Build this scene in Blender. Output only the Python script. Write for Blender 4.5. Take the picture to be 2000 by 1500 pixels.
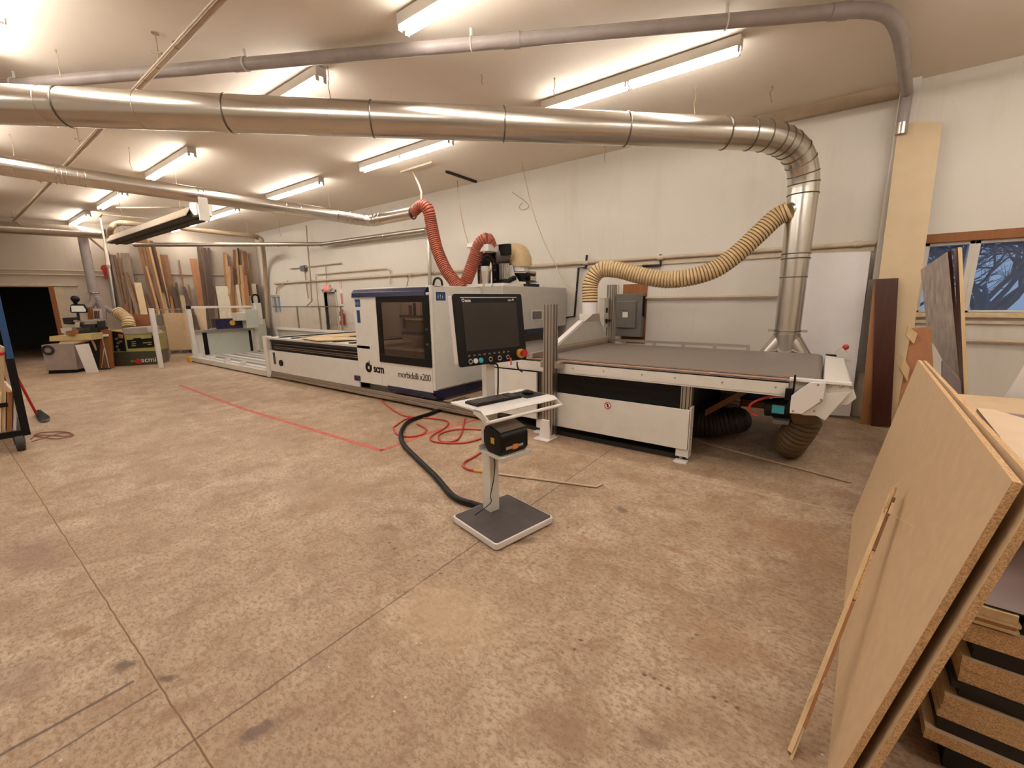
import bpy, bmesh, math, random
from mathutils import Vector, Matrix
for _o in list(bpy.data.objects): bpy.data.objects.remove(_o)
SC = bpy.context.scene
COL = SC.collection
V = Vector
PI = math.pi
# ------------------------------------------------------------------ camera, world, exposure
F_PX, YAW, PITCH, ROLL, CAM_H = 822.0, -0.635925, 0.193039, 0.0109375, 1.7
def _axes():
    cy, sy, cp, sp, cr, sr = math.cos(YAW), math.sin(YAW), math.cos(PITCH), math.sin(PITCH), math.cos(ROLL), math.sin(ROLL)
    fwd = V((sy*cp, cy*cp, -sp)); right = V((cy, -sy, 0)); down = fwd.cross(right)
    return right*cr + down*sr, -right*sr + down*cr, fwd
CR, CD, CF = _axes()
CAM = V((0, 0, CAM_H))
cam_data = bpy.data.cameras.new('camera'); cam = bpy.data.objects.new('camera', cam_data); COL.objects.link(cam)
cam_data.sensor_width = 36; cam_data.lens = F_PX/2000*36; cam_data.clip_start = 0.05; cam_data.clip_end = 300
m = Matrix((CR, -CD, -CF)).transposed().to_4x4(); m.translation = CAM
cam.matrix_world = m
SC.camera = cam
SC.cycles.max_bounces = 6; SC.cycles.diffuse_bounces = 4; SC.cycles.glossy_bounces = 3; SC.cycles.transparent_max_bounces = 10
SC.view_settings.view_transform = 'Standard'
SC.view_settings.look = 'None'
SC.view_settings.gamma = 1
SC.view_settings.use_curve_mapping = False
SC.view_settings.exposure = 0.18
world = bpy.data.worlds.new('world'); SC.world = world; world.use_nodes = True
_bg = world.node_tree.nodes['Background']
_bg.inputs[0].default_value = (0.37, 0.47, 0.64, 1); _bg.inputs[1].default_value = 0.8
TUBE_STRENGTH = 44.0
TUBE_COLOR = (1.0, 0.94, 0.87)

# ------------------------------------------------------------------ pixel -> point on a real plane
def ray(x, y): return CR*((x-1000)/F_PX) + CD*((y-750)/F_PX) + CF
def _at(x, y, i, v):
    d = ray(x, y); return CAM + d*((v-CAM[i])/d[i])
def PX(x, y, X): return _at(x, y, 0, X)
def PY(x, y, Y): return _at(x, y, 1, Y)
def PZ(x, y, Z=0.0): return _at(x, y, 2, Z)
def PD(x, y, depth): return CAM + ray(x, y)*depth
FW0, FW1 = V((-18.2, 7.91, 0)), V((-20.9, 1.1, 0))
FWD = (FW1-FW0).normalized(); FWN = V((-FWD.y, FWD.x, 0))          # normal pointing into the room (+x)
if FWN.x < 0: FWN = -FWN
def PW(x, y, off=0.0):
    d = ray(x, y); p0 = FW0 + FWN*off
    return CAM + d*((p0-CAM).dot(FWN)/d.dot(FWN))

# ------------------------------------------------------------------ materials
def lin(c):
    return tuple(((v/255)/12.92 if v/255 <= 0.04045 else ((v/255+0.055)/1.055)**2.4) for v in c)
class NG:
    def __init__(s, name):
        s.m = bpy.data.materials.new(name); s.m.use_nodes = True; s.nt = s.m.node_tree; s.nt.nodes.clear()
        s.out = s.nt.nodes.new('ShaderNodeOutputMaterial'); s.tc = s.nt.nodes.new('ShaderNodeTexCoord')
    def n(s, t, **k):
        q = s.nt.nodes.new(t)
        for a, b in k.items(): setattr(q, a, b)
        return q
    def l(s, a, b): s.nt.links.new(a, b)
    def math(s, op, a, b=None, clamp=False):
        q = s.n('ShaderNodeMath', operation=op); q.use_clamp = clamp
        for i, v in enumerate((a, b)):
            if v is None: continue
            if isinstance(v, (int, float)): q.inputs[i].default_value = v
            else: s.l(v, q.inputs[i])
        return q.outputs[0]
    def mix(s, f, a, b):
        q = s.n('ShaderNodeMix', data_type='RGBA')
        for i, v in ((0, f), (6, a), (7, b)):
            if isinstance(v, (int, float)): q.inputs[i].default_value = v
            elif isinstance(v, tuple): q.inputs[i].default_value = tuple(v)+(1,)
            else: s.l(v, q.inputs[i])
        return q.outputs[2]
    def noise(s, scale, detail=4, rough=0.6, vec=None, stretch=None, dist=0.0):
        q = s.n('ShaderNodeTexNoise'); q.inputs['Scale'].default_value = scale; q.inputs['Detail'].default_value = detail
        q.inputs['Roughness'].default_value = rough; q.inputs['Distortion'].default_value = dist
        v = vec if vec is not None else s.tc.outputs['Object']
        if stretch:
            mp = s.n('ShaderNodeMapping'); mp.inputs['Scale'].default_value = stretch; s.l(v, mp.inputs[0]); v = mp.outputs[0]
        s.l(v, q.inputs['Vector']); return q.outputs['Fac']
    def ramp(s, f, a, b):
        q = s.n('ShaderNodeMapRange'); q.inputs[1].default_value = a; q.inputs[2].default_value = b; s.l(f, q.inputs[0]); return q.outputs[0]
    def bsdf(s, col, rough=0.5, metal=0.0, bump=None, bstr=0.2, bdist=0.01, **k):
        b = s.n('ShaderNodeBsdfPrincipled')
        for key, v in (('Base Color', col), ('Roughness', rough), ('Metallic', metal)):
            if isinstance(v, tuple): b.inputs[key].default_value = v+(1,)
            elif isinstance(v, (int, float)): b.inputs[key].default_value = v
            else: s.l(v, b.inputs[key])
        for key, v in k.items(): b.inputs[key.replace('_', ' ')].default_value = v
        if bump is not None:
            u = s.n('ShaderNodeBump'); u.inputs['Strength'].default_value = bstr; u.inputs['Distance'].default_value = bdist
            s.l(bump, u.inputs['Height']); s.l(u.outputs[0], b.inputs['Normal'])
        s.l(b.outputs[0], s.out.inputs[0]); return b
MATS = {}
def plain(name, c, rough=0.5, metal=0.0, var=0.12, scale=6.0, bump=0.0, stretch=None, **k):
    if name in MATS: return MATS[name]
    g = NG(name); c = lin(c); f = g.noise(scale, 4, 0.6, stretch=stretch)
    f = g.ramp(f, 0.3, 0.7)
    dark = tuple(v*(1-var) for v in c); light = tuple(min(1, v*(1+var*0.6)) for v in c)
    g.bsdf(g.mix(f, dark, light), rough, metal, bump=f if bump else None, bstr=bump, **k)
    MATS[name] = g.m; return g.m
def wood(name, c1, c2, axis='z', rough=0.6):
    if name in MATS: return MATS[name]
    g = NG(name); st = {'z': (14, 14, 0.9), 'y': (14, 0.9, 14), 'x': (0.9, 14, 14)}[axis]
    f = g.ramp(g.noise(1.6, 6, 0.65, stretch=st, dist=0.6), 0.32, 0.68); f2 = g.noise(2.0, 3)
    c = g.mix(f, lin(c1), lin(c2)); c = g.mix(g.math('MULTIPLY', f2, 0.35), c, lin(tuple(v*0.75 for v in c1)))
    g.bsdf(c, rough, bump=f, bstr=0.08); MATS[name] = g.m; return g.m
def chip(name, c1, c2):
    if name in MATS: return MATS[name]
    g = NG(name); q = g.n('ShaderNodeTexVoronoi'); q.inputs['Scale'].default_value = 420; g.l(g.tc.outputs['Object'], q.inputs['Vector'])
    s = g.n('ShaderNodeSeparateColor'); g.l(q.outputs['Color'], s.inputs[0])
    c = g.mix(g.ramp(s.outputs[0], 0.1, 0.9), lin(c1), lin(c2)); c = g.mix(g.math('MULTIPLY', g.ramp(g.noise(160, 3), 0.5, 0.66), .6), c, lin(tuple(v*0.55 for v in c1)))
    g.bsdf(c, 0.85, bump=s.outputs[1], bstr=0.3, bdist=0.002); MATS[name] = g.m; return g.m
def galv(name, c=(186, 182, 176), rough=0.28):
    if name in MATS: return MATS[name]
    g = NG(name); q = g.n('ShaderNodeTexVoronoi'); q.inputs['Scale'].default_value = 14; g.l(g.tc.outputs['Object'], q.inputs['Vector'])
    s = g.n('ShaderNodeSeparateColor'); g.l(q.outputs['Color'], s.inputs[0]); cl = lin(c)
    col = g.mix(s.outputs[0], tuple(v*0.98 for v in cl), tuple(min(1, v*1.01) for v in cl))
    r = rough
    g.bsdf(col, r, 1.0); MATS[name] = g.m; return g.m
def wall_mat(name, c, stain=0.5):
    g = NG(name); base = lin(c); f = g.ramp(g.noise(0.45, 5, 0.6), 0.35, 0.7)
    col = g.mix(g.math('MULTIPLY', f, 0.35), base, tuple(v*0.82 for v in base))
    drip = g.ramp(g.noise(1.2, 6, 0.7, stretch=(2.5, 2.5, 0.35)), 0.55, 0.8)
    col = g.mix(g.math('MULTIPLY', drip, stain*.45), col, lin(tuple(int(v*k) for v, k in zip(c, (0.80, 0.74, 0.64)))))
    spk = g.ramp(g.noise(6, 6, 0.75), 0.67, 0.71)
    col = g.mix(g.math('MULTIPLY', spk, 0.5*stain), col, lin((120, 92, 66)))
    g.bsdf(col, 0.75, bump=g.noise(7, 6, 0.7), bstr=0.12, bdist=0.02); return g.m

M_wall = wall_mat('painted_masonry', (214, 206, 194))
M_wallfar = wall_mat('stained_painted_wall', (188, 174, 158), 0.8)
M_ceil = wall_mat('ceiling_panel_paint', (228, 215, 198), 0.25)
M_white = plain('white_powder_coat', (214, 209, 200), 0.35, var=0.05)
M_offwhite = plain('offwhite_steel', (200, 193, 182), 0.4, var=0.06)
M_lightgrey = plain('light_grey_panel', (178, 172, 162), 0.4, var=0.05)
M_greenish = plain('pale_green_grey_sheet', (184, 188, 178), 0.35, var=0.05)
M_navy = plain('navy_blue_paint', (34, 33, 66), 0.25, var=0.15)
M_black = plain('black_plastic', (12, 9, 8), 0.42, var=0.2, Specular_IOR_Level=0.25)
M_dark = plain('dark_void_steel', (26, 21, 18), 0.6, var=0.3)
M_darkgrey = plain('dark_grey_rubber', (62, 56, 54), 0.6, var=0.2)
M_mat = plain('dark_grey_textured_mat', (76, 68, 68), 0.65, var=0.25, scale=9, bump=0.15)
M_belt = plain('grey_conveyor_belt', (118, 106, 98), 0.55, var=0.14, scale=3, stretch=(0.4, 5, 1))
M_alu = galv('anodised_aluminium', (178, 170, 160), 0.38)
M_galv = galv('galvanised_steel', (205, 199, 190), 0.27)
M_chrome = galv('bright_ribbed_metal', (215, 210, 202), 0.2)
M_pvc = plain('grey_pvc_pipe', (150, 138, 132), 0.45, var=0.12)
M_pipew = plain('cream_painted_pipe', (196, 178, 152), 0.5, var=0.12)
M_tan = plain('tan_duct_paint', (170, 148, 122), 0.5, var=0.1)
M_red = plain('red_paint', (176, 32, 28), 0.35)
M_redhose = plain('red_air_hose', (182, 52, 40), 0.45)
M_orangeflex = plain('orange_red_flexible_hose', (176, 92, 66), 0.5, var=0.15, scale=30)
M_beigeflex = plain('beige_flexible_hose', (196, 170, 126), 0.5, var=0.12, scale=20)
M_olive = plain('dark_olive_flexible_hose', (96, 76, 44), 0.5, var=0.2)
M_wire = plain('hose_brown_valley', (122, 88, 50), 0.5); M_valley_orange = plain('dark_orange_valley', (112, 48, 34), 0.5); M_valley_dark = plain('dark_valley', (44, 34, 24), 0.5); M_valley_grey = plain('grey_valley', (106, 94, 88), 0.5)  # darker tones for the faces dropping into the hose valleys
M_blue = plain('blue_plastic', (24, 66, 116), 0.4)
M_cyan = plain('cyan_label', (60, 170, 190), 0.4)
M_yellow = plain('yellow_plastic', (210, 160, 40), 0.4)
M_boxgrey = plain('electrical_box_grey', (104, 98, 92), 0.45)
M_paper = plain('white_label_paper', (225, 220, 210), 0.7)
M_whitepanel = plain('white_laminate_sheet', (222, 216, 212), 0.4, var=0.03)
M_tape = plain('red_floor_tape', (190, 92, 78), 0.7, var=0.25, scale=12)
M_particle = plain('particleboard_face', (200, 172, 136), 0.6, var=0.07, scale=5, stretch=(1, 3, 3))
M_chip = chip('particleboard_edge', (224, 188, 142), (186, 142, 94))
M_ply = wood('pale_plywood', (226, 200, 158), (206, 174, 126), 'y')
M_plyz = wood('pale_plywood_upright', (214, 184, 138), (196, 164, 118), 'z')
M_orangewood = wood('orange_plywood', (150, 92, 42), (130, 76, 32), 'z')
M_brown = wood('dark_brown_board', (78, 36, 20), (58, 26, 14), 'z', 0.35)
M_dustgrey = plain('grey_melamine', (112, 104, 98), 0.35, var=0.1)
M_film = plain('plastic_film_grey', (176, 162, 152), 0.25, var=0.3, scale=5, stretch=(4, 4, 1), bump=0.5)
M_purple = plain('mauve_grey_laminate', (128, 108, 106), 0.45, var=0.08)
M_peach = plain('pale_peach_sheet', (224, 198, 168), 0.6, var=0.05)
M_glassdark = NG('dark_glass'); M_glassdark.bsdf(lin((46, 38, 34)), 0.06, 0.0); M_glassdark = M_glassdark.m
_g = NG('switched_off_screen'); _g.bsdf(_g.mix(_g.noise(2), lin((34, 26, 23)), lin((42, 32, 28))), 0.12); M_screen = _g.m
def glass(name, col, alpha, rough=0.03):
    g = NG(name); b = g.n('ShaderNodeBsdfGlossy'); b.inputs['Roughness'].default_value = rough; b.inputs[0].default_value = (1, 1, 1, 1)
    t = g.n('ShaderNodeBsdfTransparent'); t.inputs[0].default_value = lin(col)+(1,)
    fr = g.n('ShaderNodeFresnel'); fr.inputs[0].default_value = 1.45; ge = g.n('ShaderNodeNewGeometry'); frm = g.math('MULTIPLY', fr.outputs[0], g.math('SUBTRACT', 1.0, ge.outputs['Backfacing']))
    d = g.n('ShaderNodeBsdfDiffuse'); d.inputs[0].default_value = lin(col)+(1,)
    m1 = g.n('ShaderNodeMixShader'); m1.inputs[0].default_value = alpha; g.l(t.outputs[0], m1.inputs[1]); g.l(d.outputs[0], m1.inputs[2])
    m2 = g.n('ShaderNodeMixShader'); g.l(frm, m2.inputs[0]); g.l(m1.outputs[0], m2.inputs[1]); g.l(b.outputs[0], m2.inputs[2])
    g.l(m2.outputs[0], g.out.inputs[0]); return g.m
M_clear = glass('clear_acrylic', (252, 250, 246), 0.015)
M_tint = glass('smoked_glass', (186, 172, 162), 0.03)
M_pane = glass('window_pane', (225, 235, 245), 0.05)
g = NG('fluorescent_tube'); e = g.n('ShaderNodeEmission'); e.inputs[0].default_value = TUBE_COLOR+(1,); e.inputs[1].default_value = TUBE_STRENGTH
g.l(e.outputs[0], g.out.inputs[0]); M_tube = g.m

# ------------------------------------------------------------------ mesh builder
def catmull(pts, k=8, closed=False):
    pts = [V(p) for p in pts]
    if len(pts) < 3: return pts
    P = [pts[0]*2-pts[1]] + pts + [pts[-1]*2-pts[-2]]; out = []
    for i in range(1, len(P)-2):
        a, b, c, d = P[i-1:i+3]
        for j in range(k):
            t = j/k; out.append(0.5*((2*b)+(c-a)*t+(2*a-5*b+4*c-d)*t*t+(3*b-a-3*c+d)*t**3))
    out.append(pts[-1]); return out
def frames(pts):
    T = []
    for i in range(len(pts)):
        a = pts[max(i-1, 0)]; b = pts[min(i+1, len(pts)-1)]; T.append((b-a).normalized())
    u = T[0].cross(V((0, 0, 1)))
    if u.length < 1e-3: u = T[0].cross(V((1, 0, 0)))
    u.normalize(); out = []
    for t in T:
        u = (u - t*u.dot(t)).normalized(); out.append((t, u, t.cross(u)))
    return out
class B:
    def __init__(s): s.v = []; s.f = []; s.mi = []; s.cur = 0; s.sh = []
    def add(s, vs, fs):
        o = len(s.v); s.v += [V(p) for p in vs]; s.sh.append((o, len(s.v), len(s.f), len(s.f)+len(fs)))
        for f in fs: s.f.append(tuple(i+o for i in f)); s.mi.append(s.cur)
        return s
    def box(s, x0, x1, y0, y1, z0, z1):
        vs = [(x, y, z) for z in (z0, z1) for y in (y0, y1) for x in (x0, x1)]
        return s.add(vs, [(0, 2, 3, 1), (4, 5, 7, 6), (0, 1, 5, 4), (2, 6, 7, 3), (0, 4, 6, 2), (1, 3, 7, 5)])
    def obox(s, o, a, b, c):
        """box from corner o with edge vectors a,b,c"""
        o, a, b, c = V(o), V(a), V(b), V(c)
        vs = [o, o+a, o+b, o+a+b, o+c, o+a+c, o+b+c, o+a+b+c]
        fs = [(0, 2, 3, 1), (4, 5, 7, 6), (0, 1, 5, 4), (2, 6, 7, 3), (0, 4, 6, 2), (1, 3, 7, 5)]
        if a.cross(b).dot(c) < 0: fs = [tuple(reversed(f)) for f in fs]
        return s.add(vs, fs)
    def prism(s, pts, vec):
        pts = [V(p) for p in pts]; vec = V(vec); n = len(pts)
        nrm = V((0, 0, 0))
        for i in range(n): nrm += pts[i].cross(pts[(i+1) % n])
        if nrm.dot(vec) < 0: pts.reverse()
        fs = [tuple(range(n-1, -1, -1)), tuple(range(n, 2*n))]+[(i, (i+1) % n, (i+1) % n+n, i+n) for i in range(n)]
        return s.add(pts+[p+vec for p in pts], fs)
    def loft(s, A, Bp):
        n = len(A)
        return s.add(list(A)+list(Bp), [tuple(range(n-1, -1, -1)), tuple(range(n, 2*n))]+[(i, (i+1) % n, (i+1) % n+n, i+n) for i in range(n)])
    def tube(s, pts, r, n=12, caps=True):
        pts = [V(p) for p in pts]; fr = frames(pts); vs = []; fs = []
        for i, (p, (t, u, w)) in enumerate(zip(pts, fr)):
            rr = r[i] if isinstance(r, (list, tuple)) else r
            for j in range(n):
                a = 2*PI*j/n; vs.append(p+u*(math.cos(a)*rr)+w*(math.sin(a)*rr))
        for i in range(len(pts)-1):
            for j in range(n):
                k = (j+1) % n; fs.append((i*n+j, i*n+k, (i+1)*n+k, (i+1)*n+j))
        if caps: fs += [tuple(range(n-1, -1, -1)), tuple((len(pts)-1)*n+j for j in range(n))]
        return s.add(vs, fs)
    def cyl(s, a, b, r, n=16, r2=None): return s.tube([a, b], [r, r if r2 is None else r2], n)
    def ring(s, c, axis, R, r, n=24):
        axis = V(axis).normalized(); u = axis.cross(V((0, 0, 1)))
        if u.length < 1e-3: u = axis.cross(V((1, 0, 0)))
        u.normalize(); w = axis.cross(u); c = V(c); vs = []; fs = []; k = 6
        for i in range(n):
            a = 2*PI*i/n; d = u*math.cos(a)+w*math.sin(a)
            for j in range(k):
                b = 2*PI*j/k; vs.append(c+d*(R+r*math.cos(b))+axis*(r*math.sin(b)))
        for i in range(n):
            for j in range(k):
                fs.append((i*k+j, i*k+(j+1) % k, ((i+1) % n)*k+(j+1) % k, ((i+1) % n)*k+j))
        return s.add(vs, fs)
    def sphere(s, c, r, n=12, sz=(1, 1, 1)):
        c = V(c); vs = []; fs = []
        for i in range(1, n):
            for j in range(2*n):
                a = PI*i/n; b = PI*j/n; vs.append(c+V((math.sin(a)*math.cos(b)*r*sz[0], math.sin(a)*math.sin(b)*r*sz[1], math.cos(a)*r*sz[2])))
        top = len(vs); vs += [c+V((0, 0, r*sz[2])), c-V((0, 0, r*sz[2]))]; m_ = 2*n
        for i in range(n-2):
            for j in range(m_): fs.append((i*m_+j, (i+1)*m_+j, (i+1)*m_+(j+1) % m_, i*m_+(j+1) % m_))
        for j in range(m_): fs += [(top, j, (j+1) % m_), (top+1, (n-2)*m_+(j+1) % m_, (n-2)*m_+j)]
        return s.add(vs, fs)
    def corr(s, pts, r, pitch=0.03, amp=0.08, n=20):
        """corrugated hose along a smooth path"""
        path = catmull(pts, 12); L = [0]
        for i in range(1, len(path)): L.append(L[-1]+(path[i]-path[i-1]).length)
        N = max(4, int(L[-1]/pitch)*4); out = []; rad = []; k = 0
        for i in range(N+1):
            d = L[-1]*i/N
            while k < len(L)-2 and L[k+1] < d: k += 1
            t = (d-L[k])/max(1e-6, L[k+1]-L[k]); out.append(path[k].lerp(path[k+1], min(1, t)))
            rb = r(i/N) if callable(r) else r
            rad.append(rb*(1+amp*(0, 0.8, 1, 0.8)[i % 4]-amp*0.5))
        k0 = len(s.f); s.tube(out, rad, n)
        for i in range(N):
            if i % 4 == 3:
                for j in range(n): s.mi[k0+i*n+j] = 1
        return s
    def clusters(s, tol=0.004):
        bb = []
        for a, b_, c, d in s.sh:
            P = s.v[a:b_]; bb.append(([min(p[i] for p in P)-tol for i in range(3)], [max(p[i] for p in P)+tol for i in range(3)]))
        lab = list(range(len(bb)))
        for i in range(len(bb)):
            for j in range(i):
                if lab[i] != lab[j] and all(bb[i][0][k] <= bb[j][1][k] and bb[j][0][k] <= bb[i][1][k] for k in range(3)):
                    old, new = lab[i], lab[j]; lab = [new if q == old else q for q in lab]
        out = []
        for l in dict.fromkeys(lab):
            nb = B()
            for (a, b_, c, d), q in zip(s.sh, lab):
                if q == l:
                    nb.add(s.v[a:b_], [tuple(i-a for i in f) for f in s.f[c:d]]); nb.mi[-(d-c):] = s.mi[c:d]
            out.append(nb)
        return out
    def build(s, name, mat, parent=None, bevel=0.0, smooth=False, seg=2, origin=None):
        if parent is not None and len(s.sh) > 1:
            cl_ = s.clusters()
            if len(cl_) > 1:
                return [c.build(name, mat, parent, bevel, smooth, seg) for c in cl_][0]
        if parent is not None: off = world_of(parent)
        elif origin is not None: off = V(origin)
        else:
            lo = [min(p[i] for p in s.v) for i in range(3)]; hi = [max(p[i] for p in s.v) for i in range(3)]
            off = V(((lo[0]+hi[0])/2, (lo[1]+hi[1])/2, lo[2]))
        me = bpy.data.meshes.new(name); me.from_pydata([tuple(p-off) for p in s.v], [], s.f)
        for q in (mat if isinstance(mat, (list, tuple)) else [mat]): me.materials.append(q)
        for p, i in zip(me.polygons, s.mi):
            p.material_index = i; p.use_smooth = smooth
        me.update()
        if smooth:
            try: me.set_sharp_from_angle(angle=math.radians(40))
            except Exception: pass
        o = bpy.data.objects.new(name, me); COL.objects.link(o)
        if parent is not None: o.parent = parent
        else: o.location = off
        if bevel:
            bm_ = o.modifiers.new('bevel', 'BEVEL'); bm_.width = bevel; bm_.segments = seg; bm_.limit_method = 'ANGLE'; bm_.harden_normals = False
        return o
def world_of(o):
    p = V((0, 0, 0))
    while o is not None: p += o.location; o = o.parent
    return p
def tag(o, label=None, cat=None, group=None, kind=None):
    if label: o['label'] = label
    if cat: o['category'] = cat
    if group: o['group'] = group
    if kind: o['kind'] = kind
    return o
def thing(name, label, cat, loc, group=None):
    o = bpy.data.objects.new(name, None); COL.objects.link(o); o.location = V(loc); o.empty_display_size = 0.1
    return tag(o, label, cat, group)
def struct(o): o['kind'] = 'structure'; return o
def text(name, s, size, p, xdir, ydir, mat, parent, ext=0.001, spacing=1.0, bold=0.0, sx=1.0):
    cu = bpy.data.curves.new('t', 'FONT'); cu.body = s; cu.size = size; cu.extrude = ext; cu.space_character = spacing; cu.offset = bold; cu.resolution_u = 3
    t = bpy.data.objects.new('t', cu); COL.objects.link(t); bpy.context.view_layer.update()
    dg = bpy.context.evaluated_depsgraph_get(); me = bpy.data.meshes.new_from_object(t.evaluated_get(dg)); bpy.data.objects.remove(t)
    X = V(xdir).normalized(); Y = V(ydir); Y = (Y-X*Y.dot(X)).normalized(); Z = X.cross(Y); off = V(p)-world_of(parent)
    for v in me.vertices: v.co = off + X*(v.co.x*sx) + Y*v.co.y + Z*v.co.z
    me.name = name; me.materials.clear(); me.materials.append(mat)
    o = bpy.data.objects.new(name, me); COL.objects.link(o); o.parent = parent; return o
def copy_tree(o, parent=None):
    c = o.copy(); COL.objects.link(c)
    if parent is not None: c.parent = parent
    for ch in list(o.children): copy_tree(ch, c)
    return c
X_, Y_, Z_ = V((1, 0, 0)), V((0, 1, 0)), V((0, 0, 1))

def VPl(f1, f2, dof=0.0):
    """vertical plane through two floor pixels; returns pixel -> point on it (offset towards the camera)"""
    a, c = PZ(*f1), PZ(*f2); d = (c-a).normalized(); n = V((-d.y, d.x, 0))
    if n.dot(CAM-a) < 0: n = -n
    def at(px, py, off=0.0):
        r = ray(px, py); p0 = a+n*(off+dof); p0.z = 0
        q = V((CAM.x, CAM.y, 0)); return CAM + r*((p0-q).dot(n)/V((r.x, r.y, 0)).dot(n))
    at.n = n; at.d = d; return at
# ================================================================== ROOM SHELL
CEIL = 4.4; YW = 7.91; XR = 3.6; YF = -5.2
def floor_material():
    g = NG('worn_concrete_floor'); sp = g.n('ShaderNodeSeparateXYZ'); g.l(g.tc.outputs['Object'], sp.inputs[0]); x, y = sp.outputs[0], sp.outputs[1]
    big = g.ramp(g.noise(0.55, 5, 0.6), 0.35, 0.65); mid = g.ramp(g.noise(2.6, 5, 0.7, dist=0.6), 0.38, 0.66); fine = g.noise(30, 4, 0.8, stretch=(1, 1.6, 1))
    c = g.mix(big, lin((192, 172, 148)), lin((170, 146, 122)))
    c = g.mix(g.math('MULTIPLY', mid, 0.8), c, lin((146, 118, 92)))
    md2 = g.ramp(g.noise(7.5, 5, 0.8, dist=0.5), 0.5, 0.68); c = g.mix(g.math('MULTIPLY', md2, 0.7), c, lin((132, 102, 76)))
    pale = g.ramp(g.noise(1.3, 6, 0.6, dist=0.4), 0.58, 0.72); c = g.mix(g.math('MULTIPLY', pale, 0.55), c, lin((206, 186, 160)))
    c = g.mix(g.math('MULTIPLY', g.ramp(fine, 0.46, 0.62), 0.75), c, lin((128, 96, 68)))
    spots = g.ramp(g.noise(5.5, 6, 0.72), 0.67, 0.74); c = g.mix(g.math('MULTIPLY', spots, 0.8), c, lin((104, 76, 54)))
    dk = g.ramp(g.noise(0.9, 6, 0.65, dist=0.8, vec=None, stretch=(1, 0.8, 1)), 0.60, 0.72); c = g.mix(g.math('MULTIPLY', dk, 0.4), c, lin((122, 92, 72)))
    vo = g.n('ShaderNodeTexVoronoi'); vo.inputs['Scale'].default_value = 26; g.l(g.tc.outputs['Object'], vo.inputs['Vector'])
    pit = g.math('MULTIPLY', g.math('SUBTRACT', 1.0, g.ramp(vo.outputs['Distance'], .10, .22)), g.ramp(g.noise(2.2, 5, .7), .52, .60)); c = g.mix(g.math('MULTIPLY', pit, .65), c, lin((94, 68, 50)))
    vo2 = g.n('ShaderNodeTexVoronoi'); vo2.inputs['Scale'].default_value = 15; g.l(g.tc.outputs['Object'], vo2.inputs['Vector'])
    spk_ = g.math('MULTIPLY', g.math('SUBTRACT', 1.0, g.ramp(vo2.outputs['Distance'], .05, .10)), g.ramp(g.noise(1.7, 4, .6), .5, .6)); c = g.mix(g.math('MULTIPLY', spk_, .7), c, lin((224, 206, 180)))
    wob = g.math('MULTIPLY', g.math('SUBTRACT', g.noise(6, 4), 0.5), 0.02)
    def line(p, q, w, col, s, c, soft=0.5, ext=0.0):
        p, q = PZ(*p), PZ(*q); d = (q-p); L = d.length; d.normalize()
        dist = g.math('ABSOLUTE', g.math('ADD', g.math('ADD', g.math('MULTIPLY', x, -d.y), g.math('MULTIPLY', y, d.x)), g.math('ADD', wob, p.x*d.y-p.y*d.x)))
        al = g.math('ADD', g.math('ADD', g.math('MULTIPLY', x, d.x), g.math('MULTIPLY', y, d.y)), -(p.x*d.x+p.y*d.y))
        m1 = g.math('SUBTRACT', 1.0, g.math('DIVIDE', g.math('SUBTRACT', dist, w*soft), w*(1-soft)+1e-4), True)
        m1 = g.math('MAXIMUM', m1, 0.0)
        m2 = g.math('MULTIPLY', g.math('GREATER_THAN', al, -ext), g.math('LESS_THAN', al, L+ext))
        return g.mix(g.math('MULTIPLY', g.math('MULTIPLY', m1, m2), s), c, lin(col))
    JC = (92, 66, 46)
    c = line((25, 890), (380, 1445), 0.012, (166, 136, 104), 0.7, c, ext=8); c = line((25, 890), (380, 1445), 0.0045, (84, 60, 42), 0.8, c, ext=8)
    c = line((380, 1445), (1168, 896), 0.0075, JC, 0.75, c, ext=3.4)
    c = line((1020, 862), (1340, 932), 0.010, (196, 172, 140), 0.6, c, ext=4)
    c = line((40, 1120), (250, 1085), 0.03, (120, 88, 66), 0.25, c)
    c = line((-20, 1487), (262, 1330), 0.014, (84, 62, 52), 0.85, c, 0.3)
    c = line((45, 1508), (308, 1346), 0.009, (84, 62, 52), 0.8, c, 0.3)
    def blob(px, py, rx, ry, ang, col, s, c, soft=0.6):
        p = PZ(px, py); ca, sa = math.cos(ang), math.sin(ang)
        dx = g.math('SUBTRACT', x, p.x); dy = g.math('SUBTRACT', y, p.y)
        u = g.math('DIVIDE', g.math('ADD', g.math('MULTIPLY', dx, ca), g.math('MULTIPLY', dy, sa)), rx)
        v = g.math('DIVIDE', g.math('SUBTRACT', g.math('MULTIPLY', dy, ca), g.math('MULTIPLY', dx, sa)), ry)
        r = g.math('SQRT', g.math('ADD', g.math('MULTIPLY', u, u), g.math('MULTIPLY', v, v)))
        r = g.math('ADD', r, g.math('MULTIPLY', g.math('SUBTRACT', nz, 0.5), 2.6))
        k = g.math('MULTIPLY', g.math('DIVIDE', g.math('SUBTRACT', 1.0, r), soft, True), s, True)
        return g.mix(k, c, lin(col))
    nz = g.noise(11, 5, 0.8)
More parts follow.
